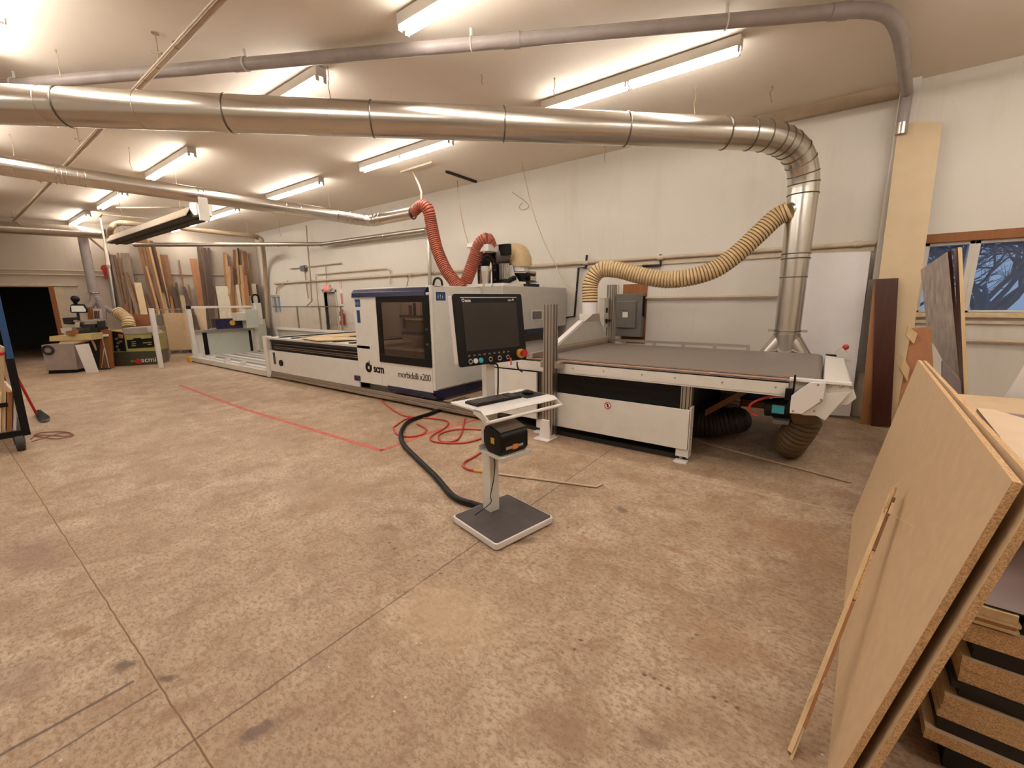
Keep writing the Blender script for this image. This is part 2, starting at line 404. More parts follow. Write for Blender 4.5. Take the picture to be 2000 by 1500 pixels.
    for a in ((503, 1430, .085, .045, 1.2, (96, 74, 66), .75), (145, 1235, .10, .07, .8, (126, 86, 52), .6), (1020, 1057, .13, .05, .8, (92, 66, 50), .7), (1213, 995, .10, .05, -.4, (96, 72, 52), .75),
              (1522, 1095, .06, .03, 0, (110, 84, 64), .6), (1130, 1052, .10, .06, .3, (150, 112, 86), .5), (60, 1085, .45, .14, 0.1, (124, 92, 78), .55), (320, 920, .8, .22, .1, (138, 108, 84), .5),
              (30, 1330, .25, .14, .4, (126, 98, 84), .4), (352, 1385, .12, .07, 1.4, (120, 86, 62), .55), (1240, 935, .25, .12, 0, (140, 104, 74), .5), (1420, 1260, .35, .2, 0, (152, 116, 84), .4),
              (1560, 1050, .4, .35, 0, (146, 108, 78), .45), (620, 960, .6, .3, 0, (150, 122, 96), .4), (760, 1030, .12, .05, 0, (118, 88, 62), .5), (1320, 1075, .12, .04, 0, (140, 96, 66), .6),
              (1110, 1315, .05, .03, 0, (120, 84, 54), .6), (240, 1300, .07, .04, .5, (90, 68, 58), .8), (320, 1325, .06, .03, .6, (90, 68, 58), .8), (1265, 1440, .09, .05, 0, (112, 86, 70), .5),
              (620, 1290, .06, .05, 0, (130, 104, 86), .5), (1100, 1420, .22, .12, .3, (128, 96, 68), .45), (540, 870, .7, .2, 0, (160, 136, 112), .35), (870, 1200, .4, .3, 0, (196, 170, 138), .4)):
        c = blob(*a, c)
    for a in ((1258, 1318), (1278, 1325), (1290, 1338), (1305, 1345), (1395, 1362), (1418, 1370), (1440, 1382), (1352, 1247), (1360, 1240), (860, 700+420), (1135, 1250), (1122, 1268), (815, 1085), (1110, 1030), (1140, 1040), (1275, 880+40), (760, 1060), (770, 1072), (818, 1095)):
        c = blob(a[0], a[1], .014, .010, .4, (78, 56, 42), .8, c)
    rg = g.math('ADD', 0.48, g.math('MULTIPLY', g.noise(3, 5), 0.25))
    g.bsdf(c, rg, bump=g.noise(16, 5, 0.75), bstr=0.18, bdist=0.01)
    return g.m
fl = B().box(-30, XR+.3, YF-.3, 20, -0.12, 0).build('floor', floor_material(), origin=(0, 0, 0)); struct(fl)
cl = B().box(-22.5, XR+.3, YF-.3, YW+.3, CEIL, CEIL+.12).build('ceiling', M_ceil, origin=(0, 0, 0)); struct(cl)
# back wall with window / door openings (boxes around the holes)
def wall_with_holes(name, x0, x1, y0, y1, holes, mat):
    xs = sorted({x0, x1, *[h[0] for h in holes], *[h[1] for h in holes]}); b = B()
    for a, c in zip(xs[:-1], xs[1:]):
        hs = sorted([h for h in holes if h[0] <= a+1e-6 and h[1] >= c-1e-6], key=lambda h: h[2]); z = 0
        for h in hs:
            if h[2] > z: b.box(a, c, y0, y1, z, h[2])
            z = h[3]
        b.box(a, c, y0, y1, z, CEIL)
    return struct(b.build(name, mat, origin=(0, 0, 0)))
W1 = (0.96, 1.36, 1.50, 2.40); W2 = (1.42, 2.6, 1.50, 2.40)
DOOR = (-13.65, -12.95, 0.0, 2.10); W3 = (-17.45, -16.72, 1.36, 2.03)
wall_with_holes('wall_back', -18.3, 0.62, YW, YW+.25, [DOOR, W3], M_wall)
wall_with_holes('wall_back_right', 0.62, XR+.2, YW-.05, YW+.25, [(0.96, 2.6, 1.50, 2.40)], M_wall)
struct(B().box(XR, XR+.25, YF-.3, YW+.3, 0, CEIL).build('wall_right', M_wall, origin=(0, 0, 0)))
struct(B().box(-22.5, XR+.3, YF-.25, YF, 0, CEIL).build('wall_front', M_wall, origin=(0, 0, 0)))
# far end wall (slightly skewed) with a doorway opening
def FWp(t, z): return FW0+FWD*t+V((0, 0, z))
tL = lambda px, py, off=0.0: (PW(px, py, off)-FW0).dot(FWD)
t_door = tL(112, 600); b = B()
for t0, t1, z0, z1 in ((-.3, t_door, 0, CEIL), (t_door, 14.6, 2.33, CEIL), (t_door+4.2, 14.6, 0, 2.33)):
    b.prism([FWp(t0, z0), FWp(t1, z0), FWp(t1, z1), FWp(t0, z1)], -FWN*.3)
struct(b.build('wall_left', M_wallfar, origin=(0, 0, 0)))
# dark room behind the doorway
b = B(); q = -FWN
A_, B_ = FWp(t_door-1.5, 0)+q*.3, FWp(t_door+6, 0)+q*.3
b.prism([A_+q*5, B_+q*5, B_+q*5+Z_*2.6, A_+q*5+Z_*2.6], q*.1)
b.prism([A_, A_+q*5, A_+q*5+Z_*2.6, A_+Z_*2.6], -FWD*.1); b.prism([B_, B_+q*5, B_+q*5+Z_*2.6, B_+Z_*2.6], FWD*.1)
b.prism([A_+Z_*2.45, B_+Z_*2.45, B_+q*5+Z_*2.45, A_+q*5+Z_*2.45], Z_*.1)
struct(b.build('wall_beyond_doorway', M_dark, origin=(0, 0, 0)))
# wood door jamb and lintel
b = B(); o0 = FWN*.0
b.prism([FWp(t_door-.02, 0), FWp(t_door+.10, 0), FWp(t_door+.10, 2.36), FWp(t_door-.02, 2.36)], FWN*.05)
b.prism([FWp(t_door-.02, 0)-FWN*.3, FWp(t_door+.04, 0)-FWN*.3, FWp(t_door+.04, 2.36)-FWN*.3, FWp(t_door-.02, 2.36)-FWN*.3], FWN*.3)
struct(b.build('trim_1', M_orangewood, origin=(0, 0, 0)))
b = B(); b.prism([FWp(t_door-.22, 0), FWp(t_door-.02, 0), FWp(t_door-.02, 2.33), FWp(t_door-.22, 2.33)], FWN*.03)
b.prism([FWp(t_door-.6, 2.36), FWp(t_door+4.5, 2.36), FWp(t_door+4.5, 2.42), FWp(t_door-.6, 2.42)], FWN*.05)
struct(b.build('trim_2', M_pipew, origin=(0, 0, 0)))
# ledger under the ceiling and column
b = B().box(-1.6, .5, YW-.09, YW, 4.24, 4.4); struct(b.build('trim_3', M_tan, origin=(0, 0, 0)))
b = B().box(.47, .66, YW-.16, YW-.0, 0, 4.4); struct(b.build('trim_4', M_wall, bevel=.01, origin=(0, 0, 0)))
# windows on the right
def window(name, x0, x1, z0, z1, y, wood_m, split=None, fw=0.06):
    root = bpy.data.objects.new(name, None); COL.objects.link(root); root.location = ((x0+x1)/2, y, z0); struct(root)
    fr = B().box(x0, x1, y-.02, y+.10, z1-fw, z1).box(x0, x1, y-.02, y+.10, z0, z0+fw*.6).box(x0, x0+fw, y-.02, y+.10, z0, z1).box(x1-fw, x1, y-.02, y+.10, z0, z1)
    if split: fr.box(split-fw/2, split+fw/2, y-.01, y+.10, z0, z1)
    fr.build('window_frame', wood_m, root, bevel=.004)
    B().box(x0+fw, x1-fw, y+.05, y+.056, z0+fw*.6, z1-fw).build('window_glass', M_pane, root)
    return root
YR = YW-.05
w = window('window_1', W2[0], W2[1], 1.50, 2.40, YR+.04, M_offwhite, None, .05)
w = window('window_2', W1[0], W2[0], 1.50, 2.40, YR+.04, M_offwhite, None, .05)
b = B().box(.9, 2.7, YR-.03, YR+.16, 2.39, 2.50); struct(b.build('trim_5', M_orangewood, bevel=.004, origin=(0, 0, 0)))
b = B().box(.9, 2.7, YR-.07, YR+.10, 1.44, 1.50); struct(b.build('trim_6', M_ply, bevel=.006, origin=(0, 0, 0)))
b = B().box(.9, 3.5, YR-.035, YR, 1.36, 1.40).tube([(.7, YR-.05, 1.15), (3.5, YR-.05, 1.15)], .022, 10); struct(b.build('trim_7', M_pipew, bevel=.003, origin=(0, 0, 0)))
window('window_3', W3[0], W3[1], W3[2], W3[3], YW+.04, M_offwhite, (W3[0]+W3[1])/2, .05)
# exit door
root = bpy.data.objects.new('door_1', None); COL.objects.link(root); root.location = (-13.3, YW, 0); struct(root)
B().box(DOOR[0], DOOR[1], YW+.10, YW+.15, 0.01, 2.08).build('door_leaf', plain('grey_door_paint', (168, 158, 146), .5), root)
B().box(DOOR[0]-.06, DOOR[0], YW-.02, YW+.1, 0, 2.14).box(DOOR[1], DOOR[1]+.06, YW-.02, YW+.1, 0, 2.14).box(DOOR[0]-.06, DOOR[1]+.06, YW-.02, YW+.1, 2.08, 2.16).build('door_frame', M_offwhite, root)
B().cyl((-13.05, YW+.02, 1.0), (-13.05, YW+.1, 1.0), .03).build('door_handle', M_chrome, root)
#==PART2==
# ================================================================== CEILING LIGHTS
def make_fixture():
    t = thing('fluorescent_light', '', 'light', (0, 0, CEIL-.12))
    B().box(-1.22, 1.22, -.065, .065, CEIL-.115, CEIL-.012).build('housing', M_offwhite, t, bevel=.004)
    for x in (-1.20, -.02, .02, 1.20):
        b = B()
        for y in (-.045, .045): b.box(x-.008, x+.008, y-.02, y+.02, CEIL-.165, CEIL-.11)
        b.build('lamp_holder', M_offwhite, t)
    for x0, x1 in ((-1.19, -.03), (.03, 1.19)):
        for y in (-.045, .045): B().cyl((x0, y, CEIL-.145), (x1, y, CEIL-.145), .019, 7).build('fluorescent_tube', M_tube, t, smooth=True)
    b = B()
    for x in (-.8, .8): b.box(x-.02, x+.02, -.02, .02, CEIL-.013, CEIL)
    b.build('mounting_bracket', M_offwhite, t)
    return t
fx = None
ROWS = (('above the machine side', 5.46, (-2.22, -6.42, -10.32, -14.6, -17.75, 2.1)), ('over the middle of the floor', 3.12, (-2.35, -6.22, -10.36, -14.7, -18.6, 2.1)),  # rightmost fixture of each forward row is unseen, added to brighten the right side
        ('over the open floor at left', .75, (-2.35, -6.3, -10.4, -14.7, 2.1)), ('behind the camera', -1.7, (-2.35, -7.5, -13)))
NAMES = {(0, 0): 'long fluorescent light just above the thick duct, left of its elbow',
         (0, 1): 'fluorescent ceiling light just below the thick silver duct, second of the machine-side row',
         (0, 2): 'fluorescent ceiling light right behind the thinner silver duct, third of the machine-side row',
         (0, 3): 'fluorescent ceiling light just below the thinner silver duct, fourth of the machine-side row',
         (0, 4): 'farthest fluorescent ceiling light, low beyond the dark heater',
         (1, 0): 'fluorescent ceiling light cut by the top edge of the picture',
         (1, 1): 'fluorescent ceiling light with its end poking above the thick silver duct',
         (1, 2): 'fluorescent ceiling light between the thick and the thin silver ducts',
         (1, 3): 'fluorescent ceiling light seen under the thin silver duct, upper of two at left',
         (1, 4): 'small distant fluorescent ceiling light above the far doorway pipes at left',
         (2, 0): 'fluorescent ceiling light overhead outside the top left corner',
         (2, 1): 'glaring fluorescent ceiling light at the top left corner of the picture'}
for r, (nm, y, xs) in enumerate(ROWS):
    for k, x in enumerate(xs):
        if fx is None: fx = make_fixture(); o = fx
        else: o = copy_tree(fx)
        o.location = (x, y, CEIL-.12)
        o['label'] = NAMES.get((r, k), 'unseen fluorescent light outside the frame %s, place %d' % (nm, k+1))
        o['group'] = 'fluorescent ceiling lights'

# ================================================================== DUCTS
DZ = 3.65
d0 = PZ(0, 204, DZ); d1 = PZ(1400, 259.5, DZ); dd = (d1-d0).normalized()
DUCT_R = .174
XD, YD = -.40, 6.93
t = thing('galvanised_duct', 'thick galvanised duct crossing overhead and bending down to the floor behind the conveyor', 'duct', (XD, YD, 0))
pA = d0-dd*7; pB = d1+dd*.35
b = B(); b.tube([pA, pB], DUCT_R, 36); b.build('horizontal_run', M_galv, t, smooth=True)
elbow = []
P0, P1, P2, P3 = pB, pB+dd*.55, V((XD, YD, DZ-.05)), V((XD, YD, 3.02))
for i in range(25):
    s = i/24; elbow.append(P0*(1-s)**3+P1*3*s*(1-s)**2+P2*3*s*s*(1-s)+P3*s**3)
B().tube(elbow, DUCT_R*1.0, 32).build('elbow', M_galv, t, smooth=True)
B().tube([P3, (XD, YD, 2.2), (XD, YD, 1.95), (XD, YD, 1.2)], [DUCT_R*.99, DUCT_R*.93, DUCT_R*.9, DUCT_R*.88], 32).build('drop_pipe', M_galv, t, smooth=True)
for px in (95, 128, 280, 448, 650, 728, 983, 1222, 1415):
    s_ = (px)/1400.0; c = PZ(px, 204+55.5*s_, DZ); c = d0+dd*((c-d0).dot(dd)); big = px in (128, 448, 728, 983, 1222, 1415)
    B().ring(c, dd, DUCT_R+.001, .009 if big else .003, 36).build('seam_ring', M_galv if not big else galv('dull_steel_band', (120, 112, 104), .4), t, smooth=True)
for i in (1, 4, 7, 9, 11, 14, 17, 20, 22, 24):
    tn = (elbow[min(i+1, 24)]-elbow[max(i-1, 0)])
    B().ring(elbow[i], tn, DUCT_R+.001, .008, 32).build('seam_ring', MATS['dull_steel_band'], t, smooth=True)
for z in (2.95, 2.28, 2.22, 1.98, 1.27, 1.22):
    B().ring((XD, YD, z), (0, 0, 1), DUCT_R*(.94 if z > 2 else .9), .008, 32).build('seam_ring', MATS['dull_steel_band'], t, smooth=True)
B().box(XD-.23, XD+.23, YD-.012, YD+.012, 1.25, 1.285).build('bracket', M_galv, t)
# bottom three-way branch behind the table
for nm, dx, dz0 in (('branch_pipe', -.42, 1.16), ('branch_pipe', 0, 1.22), ('branch_pipe', .40, 1.16)):
    B().tube([(XD+dx*.1, YD, dz0), (XD+dx, YD, .62)], [.13 if dx else .165, .085 if dx else .10], 20).build(nm, M_galv, t, smooth=True)
# upper side branch
h_end = PY(1541, 411, YD-.12)
B().tube([V((XD, YD, 2.88)), V((XD, YD, 2.88)).lerp(h_end, .5), h_end], [.13, .10, .085], 20).build('branch_pipe', M_galv, t, smooth=True)
# beige flexible hose from branch to the suction hood
hp = [(1541, 411, 6.83), (1515, 425, 6.82), (1482, 456, 6.75), (1440, 495, 6.65), (1398, 525, 6.55), (1350, 541, 6.45), (1300, 546, 6.4), (1250, 538, 6.35), (1205, 527, 6.3), (1172, 528, 6.25), (1154, 552, 6.2), (1152, 590, 6.18)]
pts = [PY(*p) for p in hp]
HX = pts[-1].x
tag(B().corr(pts, .118, .042, .12, 22).build('flexible_hose', [M_beigeflex, M_wire], smooth=True), 'long beige ribbed hose sagging from the big duct to the white suction hood', 'hose')

# second duct
Z2 = 3.3; R2 = .107
q0 = PZ(0, 323, Z2); q1 = PZ(655, 421, Z2); qd = (q1-q0).normalized()
t = thing('galvanised_duct', 'thinner galvanised duct running below the thick one to the orange flexible hose', 'duct', (q1.x, q1.y, Z2-R2))
qe = PY(806, 416, 5.62)
mid = PZ(715, 431, Z2)
B().tube([q0-qd*5, q1], R2, 28).build('horizontal_run', M_galv, t, smooth=True)
el = catmull([q1, PZ(690, 427, Z2), PZ(725, 431, Z2), (qe.lerp(PZ(725, 431, Z2), .7))], 6)
B().tube(el, R2, 24).build('elbow', M_galv, t, smooth=True)
B().tube([el[-1], qe], R2, 24).build('end_run', M_galv, t, smooth=True)
for p in el[3:-1:2]:
    i = el.index(p); B().ring(p, el[i+1]-el[i-1], R2, .008, 24).build('seam_ring', M_chrome, t, smooth=True)
for px, k in ((108, .02), (118, .012), (128, .012), (150, .006), (165, .012), (385, .016), (395, .012), (556, .008), (584, .005), (24, .004)):
    c = PZ(px, 323+98*px/655, Z2); c = q0+qd*((c-q0).dot(qd)); B().ring(c, qd, R2, k*.6, 28).build('seam_ring', M_chrome, t, smooth=True)
B().ring(qe, qe-el[-1], R2, .014, 24).build('hose_clamp', MATS['dull_steel_band'], t, smooth=True)
c = PZ(392, 374, Z2); B().box(c.x-.02, c.x+.03, c.y-.06, c.y+.06, Z2-.40, Z2-.08).build('damper_plate', M_galv, t)
# orange hose down into the cabin, then up to the machine top
Yh = 5.75
pts = [qe, PY(822, 402, 5.66), PY(836, 410, 5.7), PY(843, 440, Yh), PY(853, 485, Yh), PY(870, 525, Yh), PY(888, 550, Yh), PY(902, 566, Yh)]
tag(B().corr(pts, lambda s: .088+.02*min(1, s*6), .038, .12, 20).build('flexible_hose', [M_orangeflex, M_valley_orange], smooth=True), 'orange-red ribbed hose hanging from the thinner duct down to the cabin roof', 'hose')
pts = [PY(905, 562, 6.0), PY(914, 540, 6.05), PY(925, 510, 6.1), PY(934, 484, 6.1), PY(940, 474, 6.1), PY(952, 468, 6.15), PY(958, 482, 6.25)]
tag(B().corr(pts, .115, .04, .12, 20).build('flexible_hose', [M_orangeflex, M_valley_orange], smooth=True), 'shorter orange-red ribbed hose rising from the cabin roof to the white clamp', 'hose')

# ceiling pvc pipe
Zp = 4.26
cpx = [(-80, 172), (120, 152), (300, 142), (480, 124), (700, 103), (920, 79), (1150, 57), (1420, 41), (1640, 22)]
cps = [(90, 157), (1620, 18)]
a0, a1 = PZ(90, 160, Zp), PZ(1640, 22, Zp)
ad = (a1-a0).normalized()
t = thing('vent_pipe', 'grey plastic pipe along the ceiling that turns down the column at right', 'pipe', (.55, YW-.3, 2.9))
c1 = V((.56, YW-.24, 0))
pp = [a0-ad*6, a1]
B().tube(pp, .062, 16).build('pipe_run', M_pvc, t, smooth=True)
bend = catmull([a1, PZ(1690, 20, Zp), PZ(1735, 30, Zp), PZ(1755, 62, Zp), PZ(1762, 100, Zp)], 6)
B().tube(bend, .062, 16).build('elbow', M_pvc, t, smooth=True)
e0 = bend[-1]; e1 = V((.53, YW-.24, 4.22))
B().tube([e0, e1, V((.53, YW-.235, 4.05)), V((.53, YW-.235, 3.86))], .06, 16).build('pipe_run', M_pvc, t, smooth=True)
B().cyl((.53, YW-.235, 3.74), (.53, YW-.235, 3.87), .062, 16).build('pipe_end', M_galv, t, smooth=True)
for px in (470, 1000, 1640):
    c = PZ(px, 160-138*(px-90)/1550, Zp); c = a0+ad*((c-a0).dot(ad)); B().tube([c-ad*.08, c+ad*.08], .07, 16).build('coupling', M_pvc, t, smooth=True)
for px in (30, 480, 921, 1419):
    c = PZ(px, 160-138*(px-90)/1550, Zp); c = a0+ad*((c-a0).dot(ad)); B().ring(c, ad, .066, .008, 20).box(c.x-.012, c.x+.012, c.y-.012, c.y+.012, c.z+.05, CEIL).build('pipe_hanger', M_offwhite, t, smooth=True)
# small sprinkler-type pipe along X and its conduit
Zs = 4.18
s0, s1 = PZ(28, 432, Zs), PZ(432, 0, Zs); sd = (s1-s0).normalized(); s1b = s1+sd*4
t = thing('ceiling_pipe', 'slim cream pipe with a thin conduit running under the ceiling at left', 'pipe', (s0.x, s0.y, Zs-.05))
B().tube([s0, s1b], .030, 12).build('pipe_run', M_pipew, t, smooth=True)
sn = V((-sd.y, sd.x, 0)); B().tube([s0+sn*-.05-Z_*.02, s1b+sn*-.05-Z_*.02], .010, 8).build('conduit', M_pipew, t, smooth=True)
for px, py in ((345, 88), (308, 127), (283, 153)):
    c = PZ(px, py, Zs); B().ring(c, sd, .031, .006, 16).build('coupling', M_tan, t, smooth=True)
for px, py in ((310, 112), (155, 278), (80, 358), (28, 428)):
    c = PZ(px, py, Zs)
    B().cyl(c, V((c.x, c.y, CEIL)), .006, 8).cyl(V((c.x, c.y, CEIL-.01)), V((c.x, c.y, CEIL)), .035, 12).tube([c+V((-.04, -.04, .05)), c+V((.04, .02, .03))], .012, 8).build('pipe_hanger', M_tan, t, smooth=True)

# slim silver duct crossing in front of the lumber, then up along the wall
Zq = 3.55
k0, k1 = PZ(262, 478, Zq), PZ(628, 477, Zq)
t = thing('slim_duct', 'slim pale steel pipe crossing in front of the lumber and rising along the wall', 'pipe', (k1.x, k1.y, Zq-.07))
k2 = PY(832, 449, k1.y)
B().tube([k0, k1], .062, 16).build('pipe_run', M_alu, t, smooth=True)
B().tube([k1, k2], .062, 16).build('pipe_run', M_alu, t, smooth=True)
for px in (328, 437, 543, 564): c = PZ(px, 478, Zq); B().ring(c, k1-k0, .064, .008, 16).build('seam_ring', M_tan, t, smooth=True)
for px, py in ((628, 477), (687, 469), (751, 461)): c = PY(px, py, k1.y); B().ring(c, k2-k1, .064, .012, 16).build('seam_ring', M_chrome, t, smooth=True)
B().tube([PY(838, 470, k1.y+.1), PY(840, 565, k1.y+.1)], .05, 14).build('drop_pipe', M_galv, t, smooth=True)
# brown thin pipes at the far end of the ceiling (to the corner) and other small piping
def pipe(name, pts, r, mat, label, cat='pipe', smooth_path=False, n=10):
    pts = [V(p) for p in pts]
    if smooth_path: pts = catmull(pts, 6)
    return tag(B().tube(pts, r, n).build(name, mat, smooth=True), label, cat)
pipe('exhaust_pipe', [PZ(345, 440, 4.0), PZ(362, 446, 4.0), PZ(440, 455, 4.0), PZ(490, 460, 4.0), PZ(507, 466, 3.95), PZ(512, 475, 3.75), PY(517, 520, 7.75), PY(524, 640, 7.75)], .075, M_tan, 'tan pipe sloping under the ceiling and dropping down the far corner', smooth_path=True)
pipe('exhaust_pipe', [PZ(217, 472, 3.6), PZ(216, 448, 3.75), PZ(228, 437, 3.9), PZ(250, 436, 3.9), PZ(290, 441, 3.9)], .07, M_tan, 'short curved tan pipe rising beside the heater end', smooth_path=True)
pipe('gas_pipe', [PZ(212, 520, 2.2), PZ(204, 470, 3.1), PZ(195, 424, 4.1), PZ(200, 419, 4.15), PZ(300, 428, 4.15)], .02, M_pipew, 'thin cream pipe climbing to the ceiling beside the far ducts', smooth_path=False)
pipe('sprinkler_pipe', [PZ(228, 406, 4.1), PZ(360, 405, 4.1)], .02, M_pipew, 'thin straight cream pipe under the ceiling above the heater')
# left end duct with drops
Zl = 3.95
l0, l1 = PZ(-40, 441, Zl), PZ(205, 456, Zl)
t = thing('galvanised_duct', 'horizontal galvanised duct at the far left with two drops to the old machines', 'duct', (l1.x, l1.y, Zl-.15))
B().tube([l0, l1], .17, 20).build('horizontal_run', M_galv, t, smooth=True)
B().tube(catmull([l1, PZ(220, 458, Zl), PZ(224, 448, Zl+.2)], 5), .13, 18).build('elbow', M_pipew, t, smooth=True)
yd = PZ(160, 455, Zl)
def onY(px, py, Y0): return PY(px, py, Y0)
D1 = PZ(160, 456, Zl); Y1_ = D1.y
vz = PX(181, 572, D1.x)
dd1 = [V((D1.x, D1.y, Zl)), V((D1.x, D1.y, vz.z))]
B().tube(dd1, .125, 20).build('drop_pipe', M_pvc, t, smooth=True)
jw = dd1[1]; B().ring(jw, Z_, .135, .012, 20).build('seam_ring', M_chrome, t, smooth=True)
XL = jw.x
for pts_, r_ in (([jw, PX(181, 590, XL), PX(168, 610, XL)], .09), ([jw, PX(192, 592, XL), PX(215, 606, XL), PX(238, 617, XL), PX(248, 632, XL)], .085), ([jw, PX(198, 600, XL), PX(201, 640, XL)], .11)):
    B().corr(pts_, r_, .05, .06, 14).build('branch_hose', M_pvc, t, smooth=True)
B().tube([PX(208, 490, XL-.6), PX(226, 606, XL-.6)], .07, 14).build('drop_pipe', M_galv, t, smooth=True)
B().tube([PX(170, 460, XL-.3), PX(208, 492, XL-.6)], .035, 10).build('slanting_pipe', M_tan, t, smooth=True)

# radiant tube heater
h0, h1 = PZ(226, 466, 3.35), PZ(386, 412, 3.35); hd = (h1-h0).normalized(); hn = V((-hd.y, hd.x, 0))
t = thing('radiant_heater', 'long dark radiant tube heater with pale reflector hanging under the ceiling', 'heater', (h0.x, h0.y, 3.2))
prof = [(-.20, -.10), (-.10, .06), (.10, .06), (.20, -.10), (.19, -.11), (.095, .045), (-.095, .045), (-.19, -.11)]
b = B(); b.loft([h0+hn*a+Z_*c for a, c in prof], [h1+hn*a+Z_*c for a, c in prof]); b.build('reflector', M_pipew, t)
b = B(); b.loft([h0+hn*a+Z_*c for a, c in ((-.19, -.13), (-.09, -.02), (.09, -.02), (.19, -.13))], [h1+hn*a+Z_*c for a, c in ((-.19, -.13), (-.09, -.02), (.09, -.02), (.19, -.13))]); b.build('underside', M_dark, t)
B().tube([h0-Z_*.1, h1-Z_*.1], .05, 12).build('burner_tube', M_dark, t, smooth=True)
b = B(); b.obox(h1-hn*.12-Z_*.12, hd*.3, hn*.24, Z_*.24); b.build('burner_box', M_galv, t, bevel=.01)
for s_ in (.15, .85):
    c = h0.lerp(h1, s_); B().cyl(c+Z_*.05, V((c.x, c.y, CEIL)), .006, 6).build('hanger_rod', M_tan, t)
pipe('gas_pipe', [PZ(100, 348, 3.35), PZ(235, 372, 3.35), PZ(380, 392, 3.35)], .025, M_tan, 'thin tan pipe running just below the thinner duct')

# hanging wires
wires = [(108, 97, 118, 150), (640, 130, 643, 193), (941, 145, 941, 165), (1083, 152, 1082, 192), (1359, 170, 1355, 222), (1181, 285, 1181, 318), (1509, 168, 1502, 188), (252, 288, 254, 335), (18, 262, 30, 305), (31, 150, 33, 163), (641, 372, 643, 405), (483, 430, 484, 462), (545, 430, 546, 462), (8, 35, 14, 50)]
for i, (x0, y0, x1, y1) in enumerate(wires):
    a = PZ(x0, y0, CEIL); g_ = PX(x1, y1, a.x); 
    pts = [a, a.lerp(g_, .4)+V((.008, .005, 0)), a.lerp(g_, .6)+V((-.008, 0, 0)), V((a.x+.01, a.y, g_.z))]
    o = B().tube(pts, .005, 6).sphere(a-Z_*.01, .012, 5).build('hanger_wire', M_tan, smooth=True)
    tag(o, 'thin twisted wire hanging from the ceiling, number %d from the left edge of the ceiling' % (1+sum(1 for w_ in wires if w_[0] < x0)), 'wire', 'hanging ceiling wires')
pipe('drop_cord', [PZ(1018, 315, CEIL), PY(1022, 332, 7.4), PY(1040, 410, 7.4), PY(1062, 470, 7.4), PY(1084, 515, 7.4), PY(1104, 553, 7.4), PY(1125, 566, 7.4)], .009, M_pipew, 'long pale cord sweeping from the ceiling past the wall pipe', 'cord', True, 6)
pipe('drop_cord', [PZ(893, 352, CEIL), PY(896, 385, 6.6), PY(905, 440, 6.6), PY(919, 490, 6.5)], .009, M_tan, 'thin cord from the ceiling down to the short orange hose', 'cord', True, 6)
pipe('drop_cord', [PZ(806, 335, CEIL), PY(818, 360, 5.8), PY(823, 375, 5.75), PY(822, 400, 5.7)], .018, M_pipew, 'pale strap holding up the end of the thinner duct', 'strap', False, 8)
a, c = PZ(782, 337, CEIL-.03), PZ(843, 318, CEIL-.03)
tag(B().obox(a, c-a, Y_*.07, Z_*.03).build('ceiling_strut', M_pipew), 'pale short strut channel screwed to the ceiling above the duct end', 'strut')
a, c = PZ(870, 338, CEIL-.05), PZ(926, 357, CEIL-.05)
tag(B().obox(a, c-a, V((.04, .05, 0)), Z_*.05).build('ceiling_strut', M_dark), 'dark short bar fixed to the ceiling near the wall', 'strut')
pipe('wall_cable', [PY(1020, 395, 7.89), PY(1014, 405, 7.89), PY(1022, 410, 7.89), PY(1032, 400, 7.89), PY(1000, 375, 7.89)], .006, M_tan, 'small loop of cable on the wall left of the long cord', 'cable', True, 6)

# ================================================================== WALL PIPES
yw = YW-.06
a, c = PY(505, 556, yw), PY(1722, 480, yw)
zc = 2.44
t = thing('wall_pipe', 'cream painted pipe running the length of the long wall', 'pipe', (-5, yw, zc))
B().tube([(-16.9, yw, zc+.03), (-9, yw, zc+.02), (.45, yw, zc)], .032, 12).build('pipe_run', M_pipew, t, smooth=True)
for px in (1178, 1290, 1672, 800, 1145):
    q_ = PY(px, 500, yw).x; B().cyl((q_-.05, yw, zc), (q_+.05, yw, zc), .045, 12).build('coupling', M_pipew, t, smooth=True)
B().box(-4.0, .45, YW-.035, YW, 2.33, 2.40).build('backing_rail', M_pipew, t)
pipe('gas_pipe', [PY(1146, 498, yw), PY(1144, 523, yw), PY(1130, 523, yw), PY(1122, 618, yw), PY(1085, 623, yw)], .022, M_dark, 'dark pipe bending down the wall left of the beige hose')
pipe('gas_pipe', [PY(1290, 497, yw), PY(1290, 518, yw), PY(1255, 520, yw)], .024, M_dark, 'short dark elbow pipe hanging from the wall pipe above the beige hose')
pipe('conduit', [PY(1258, 582, yw), PY(1400, 580, yw), PY(1522, 578, yw)], .022, M_pipew, 'straight conduit leaving the grey electrical box toward the duct')
pipe('conduit', [(-15.6, yw, 2.95), (-12.4, yw, 2.95)], .02, M_pipew, 'upper thin conduit on the wall beside the corner')
pipe('conduit', [PY(617, 536, yw), PY(755, 524, yw), PY(762, 528, yw), PY(762, 556, yw)], .02, M_pipew, 'thin conduit over the exit door that turns down behind the cabin')
pipe('conduit', [PY(598, 440, yw-.09), PY(600, 470, yw-.09), PY(606, 540, yw-.09), PY(609, 588, yw-.09), PY(600, 597, yw-.09)], .022, M_tan, 'vertical dark conduit on the wall between window and exit door')
pipe('conduit', [PY(594, 520, yw), PY(597, 545, yw), PY(602, 583, yw)], .02, M_tan, 'short vertical conduit below the small grey switch')
tag(B().box(PY(592, 520, YW).x, PY(600, 520, YW).x, YW-.12, YW, PY(595, 530, YW).z, PY(595, 519, YW).z).build('switch_box', M_boxgrey, bevel=.006), 'small grey switch box high on the wall left of the exit door', 'box')
